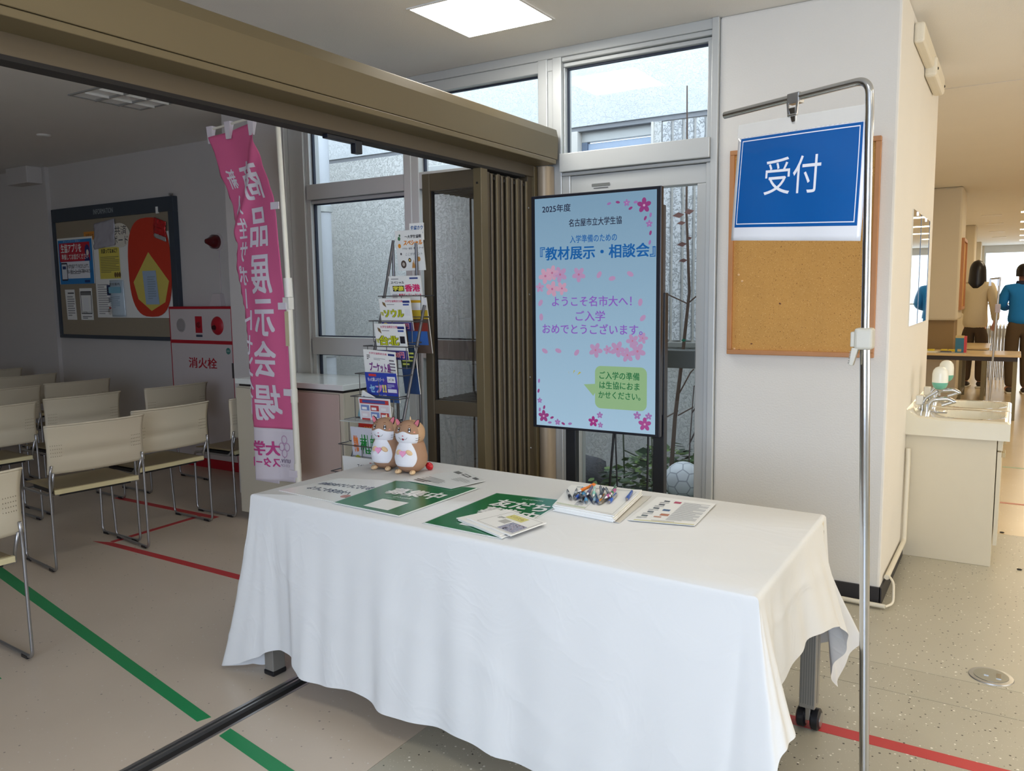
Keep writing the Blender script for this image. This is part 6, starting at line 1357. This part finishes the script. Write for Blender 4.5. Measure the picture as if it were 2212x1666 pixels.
# ------------------------------------------------------------------ people
def skin(name, pts, edges, m, parent, root=0, sub=2, world=False):
    """pts: list of (x,y,z,rx,ry)"""
    me = bpy.data.meshes.new(name); me.from_pydata([p[:3] for p in pts], edges, [])
    ob = bpy.data.objects.new(name, me); COL.objects.link(ob)
    md = ob.modifiers.new('skin','SKIN'); md.use_smooth_shade = True; md.branch_smoothing = .3
    for i, sv in enumerate(me.skin_vertices[0].data):
        sv.radius = (pts[i][3], pts[i][4] if len(pts[i]) > 4 else pts[i][3]); sv.use_root = (i == root)
    s2 = ob.modifiers.new('sub','SUBSURF'); s2.levels = sub; s2.render_levels = sub
    bpy.context.view_layer.update()
    ev = ob.evaluated_get(bpy.context.evaluated_depsgraph_get()); nm = bpy.data.meshes.new_from_object(ev)
    bpy.data.objects.remove(ob); nm.name = name; nm.materials.clear(); nm.materials.append(m)
    nm.polygons.foreach_set('use_smooth', [True]*len(nm.polygons))
    o = bpy.data.objects.new(name, nm); COL.objects.link(o); o.parent = parent; return o
def people():
    sk = mat('skin_tone', (206,150,122), .6, noise=.02); hair = mat('black_hair', (16,14,20), .35, noise=.1, scale=60)
    cream = mat('cream_knit', (222,206,170), .95, noise=.04, scale=60, bump=.3, bscale=300); brown = mat('brown_trousers', (78,62,46), .9, noise=.06, scale=8)
    blue = mat('blue_fleece', (10,116,190), .85, noise=.05, scale=20); olive = mat('olive_trousers', (86,70,50), .9, noise=.06, scale=8); shoe = mat('dark_shoe', (56,46,40), .6); sole = mat('white_sole', (220,214,200), .5)
    def figure(T, H, arms, top, pants, lean=0, legsep=.09, kneebend=0, head=(0,0), hem=.80):
        # H: height. local frame: the person faces +y
        k = H/1.6
        hip = [(-.085*k,0,.86*k),(.085*k,0,.86*k)]
        pts = [(0,0,.92*k,.098*k,.080*k),(0,.0,1.05*k,.115*k,.085*k),(0,lean*.4,1.22*k,.135*k,.090*k),(0,lean*.7,1.33*k,.10*k,.07*k),(0,lean,1.41*k,.045*k,.045*k),(head[0]*.4,lean+head[1]*.4,1.47*k,.05*k,.05*k),(head[0],lean+.02*k+head[1],1.54*k,.072*k,.085*k),(head[0],lean+.02*k+head[1],1.60*k,.050*k,.060*k)]
        ed = [(0,1),(1,2),(2,3),(3,4),(4,5),(5,6),(6,7)]
        legs = []
        for s in (-1,1):
            b = len(pts)
            pts += [(s*.080*k,0,.80*k,.060*k),(s*(legsep+.0)*k,.03*k+kneebend,.46*k,.058*k),(s*legsep*k,-.01,.09*k,.038*k),(s*(legsep+.02)*k,.11*k,.035*k,.035*k)]
            ed += [(0,b),(b,b+1),(b+1,b+2),(b+2,b+3)]; legs.append(b)
        hands = []
        for s, (el, wr, hd) in zip((-1,1), arms):
            b = len(pts)
            pts += [(s*.155*k,lean*.65,1.33*k,.055*k),(el[0]*k,el[1]*k,el[2]*k,.042*k),(wr[0]*k,wr[1]*k,wr[2]*k,.028*k),(hd[0]*k,hd[1]*k,hd[2]*k,.034*k)]
            ed += [(3,b),(b,b+1),(b+1,b+2),(b+2,b+3)]
            hands.append((Vector(wr)*k, Vector(hd)*k))
            # five fingers
            d = (Vector(hd)-Vector(wr)).normalized(); side = d.cross(Vector((0,1,0))).normalized()
            for q in range(5):
                fb = len(pts); o = (q-2)*.016*k; base = Vector(hd)*k+side*o; L_ = (.05,.062,.066,.06,.045)[q]*k
                m1 = base+d*L_*.5+Vector((0,.008,0)); m2 = base+d*L_+Vector((0,.02,0))
                pts += [(m1.x,m1.y,m1.z,.0085*k),(m2.x,m2.y,m2.z,.0075*k)]; ed += [(b+3,fb),(fb,fb+1)]
        body = skin('body', pts, ed, sk, T)
        # clothing: same skeleton, a little thicker
        def off(p, r): return (p[0],p[1],p[2],p[3]+r,(p[4] if len(p)>4 else p[3])+r)
        A = [(0,0,(hem-.05)*k,.172*k,.142*k),(0,0,(hem+.10)*k,.158*k,.126*k),off(pts[1],.03*k),off(pts[2],.032*k),off(pts[3],.03*k),(0,lean,1.385*k,.065*k,.06*k)]; E_ = [(0,1),(1,2),(2,3),(3,4),(4,5)]
        for s, b in zip((-1,1), range(2)):
            i0 = len(pts); j = 8+8+b*14
            sh, el, wr = pts[j], pts[j+1], pts[j+2]; c = len(A)
            A += [off(sh,.022*k), off(el,.024*k), (wr[0],wr[1],wr[2],.044*k,.044*k)]; E_ += [(4,c),(c,c+1),(c+1,c+2)]
        skin('pullover', A, E_, top, T)
        B = [(0,0,(min(hem,.88)+.0)*k,.150*k,.115*k),(0,0,(min(hem,.88)+.13)*k,.128*k,.100*k)]; F_ = [(0,1)]
        for b in legs:
            c = len(B); th, kn, an = pts[b], pts[b+1], pts[b+2]
            mid = tuple((Vector(th[:3])+Vector(kn[:3]))/2)
            B += [(th[0],th[1],.80*k,.105*k,.105*k),(mid[0],mid[1],mid[2],.090*k,.09*k),(kn[0],kn[1],kn[2],.078*k,.078*k),(an[0],an[1],an[2]-.02*k,.060*k,.062*k)]
            F_ += [(0,c),(c,c+1),(c+1,c+2),(c+2,c+3)]
        skin('trousers', B, F_, pants, T)
        for b in legs:
            a = pts[b+2]; x = a[0]
            skin('shoe', [(x,a[1]-.03*k,.055*k,.042*k,.04*k),(x,a[1]+.05*k,.045*k,.042*k,.034*k),(x+.005,a[1]+.14*k,.035*k,.040*k,.026*k)], [(0,1),(1,2)], shoe, T)
            mb = MB(); mb.hexa([(x-.04*k,a[1]-.075*k,0),(x+.04*k,a[1]-.075*k,0),(x+.045*k,a[1]+.18*k,0),(x-.035*k,a[1]+.18*k,0)],[(x-.04*k,a[1]-.075*k,.02*k),(x+.04*k,a[1]-.075*k,.02*k),(x+.045*k,a[1]+.18*k,.02*k),(x-.035*k,a[1]+.18*k,.02*k)]); mb.build('sole', sole, T, bevel=.01, world=False)
        # face: eyes, nose, mouth, ears
        hx, hy, hz = head[0], lean+.02*k+head[1], 1.545*k
        for s in (-1,1):
            mb = MB(); mb.ell((hx+s*.030*k,hy+.083*k,hz),(.011*k,.006*k,.006*k),10,6); mb.build('eye', M_dark, T, smooth=180, world=False)
            mb = MB(); mb.ell((hx+s*.074*k,hy,hz-.005*k),(.010*k,.018*k,.026*k),10,8); mb.build('ear', sk, T, smooth=180, world=False)
        mb = MB(); mb.ell((hx,hy+.090*k,hz-.022*k),(.011*k,.014*k,.018*k),10,8); mb.build('nose', sk, T, smooth=180, world=False)
        mb = MB(); mb.ell((hx,hy+.080*k,hz-.055*k),(.022*k,.006*k,.005*k),10,6); mb.build('mouth', mat('lip_rose',(176,98,92),.5), T, smooth=180, world=False)
        return k, hx, hy, hz
    T = thing('person', 'person with black bobbed hair in a cream pullover, standing with their back to us', 'person', (-.515,14.2,0), R_(-8))
    arms = [((-.20,.05,1.08),(-.10,.17,.95),(-.03,.19,.95)), ((.22,-.05,1.09),(.245,-.08,.87),(.235,-.10,.81))]
    k, hx, hy, hz = figure(T, 1.86, arms, cream, brown, 0, .085)
    # bob of hair
    def hf(u, v):
        a = (u)*2*PI; fr = max(0, math.cos(a-PI/2))   # front of the face opening
        z = hz+.115*k-.36*k*v; t = v
        q = min(1, t*2.7+.001); r = (.090*math.sqrt(1-(1-q)**2)+.022*max(0,t-.3))*k*(1 if t < .85 else 1-.9*(t-.85))
        open_ = .62 if (fr > .55 and v > .22) else 1
        return (hx+r*math.cos(a)*1.0, hy+r*math.sin(a)*1.05*open_-.01*k, z)
    mb = MB(); mb.grid(hf, 36, 18); mb.build('hair', hair, T, smooth=180, solid=.012, world=False)
    T = thing('person', 'person in a bright blue fleece jacket at the right edge of the photo', 'person', (.07,13.6,0), R_(8))
    arms = [((-.22,.05,1.12),(-.13,.20,1.08),(-.06,.27,1.10)), ((.22,.05,1.12),(.13,.20,1.08),(.06,.27,1.10))]
    k, hx, hy, hz = figure(T, 1.80, arms, blue, olive, .06, .085, head=(.03,.06), hem=.90)
    mb = MB(); mb.grid(lambda u,v: (hx+(.086*math.sqrt(max(0,1-(1-min(1.12,v*1.7+.001))**2)))*k*math.cos(u*2*PI), hy-.012*k+(.100*math.sqrt(max(0,1-(1-min(1.12,v*1.7+.001))**2)))*k*math.sin(u*2*PI)*(1 if math.sin(u*2*PI) < .3 or v < .45 else .6), hz+.10*k-.16*k*v), 30, 14); mb.build('hair', hair, T, smooth=180, solid=.012, world=False)
    mb = MB(); mb.lathe([(.075*k,1.36*k),(.068*k,1.41*k),(.06*k,1.43*k)], (0,.055,0), 20); mb.build('dark_collar', mat('navy_collar',(24,28,54),.8), T, smooth=180, world=False)
people()

bpy.data.objects.remove(_fo); bpy.data.curves.remove(_fc)
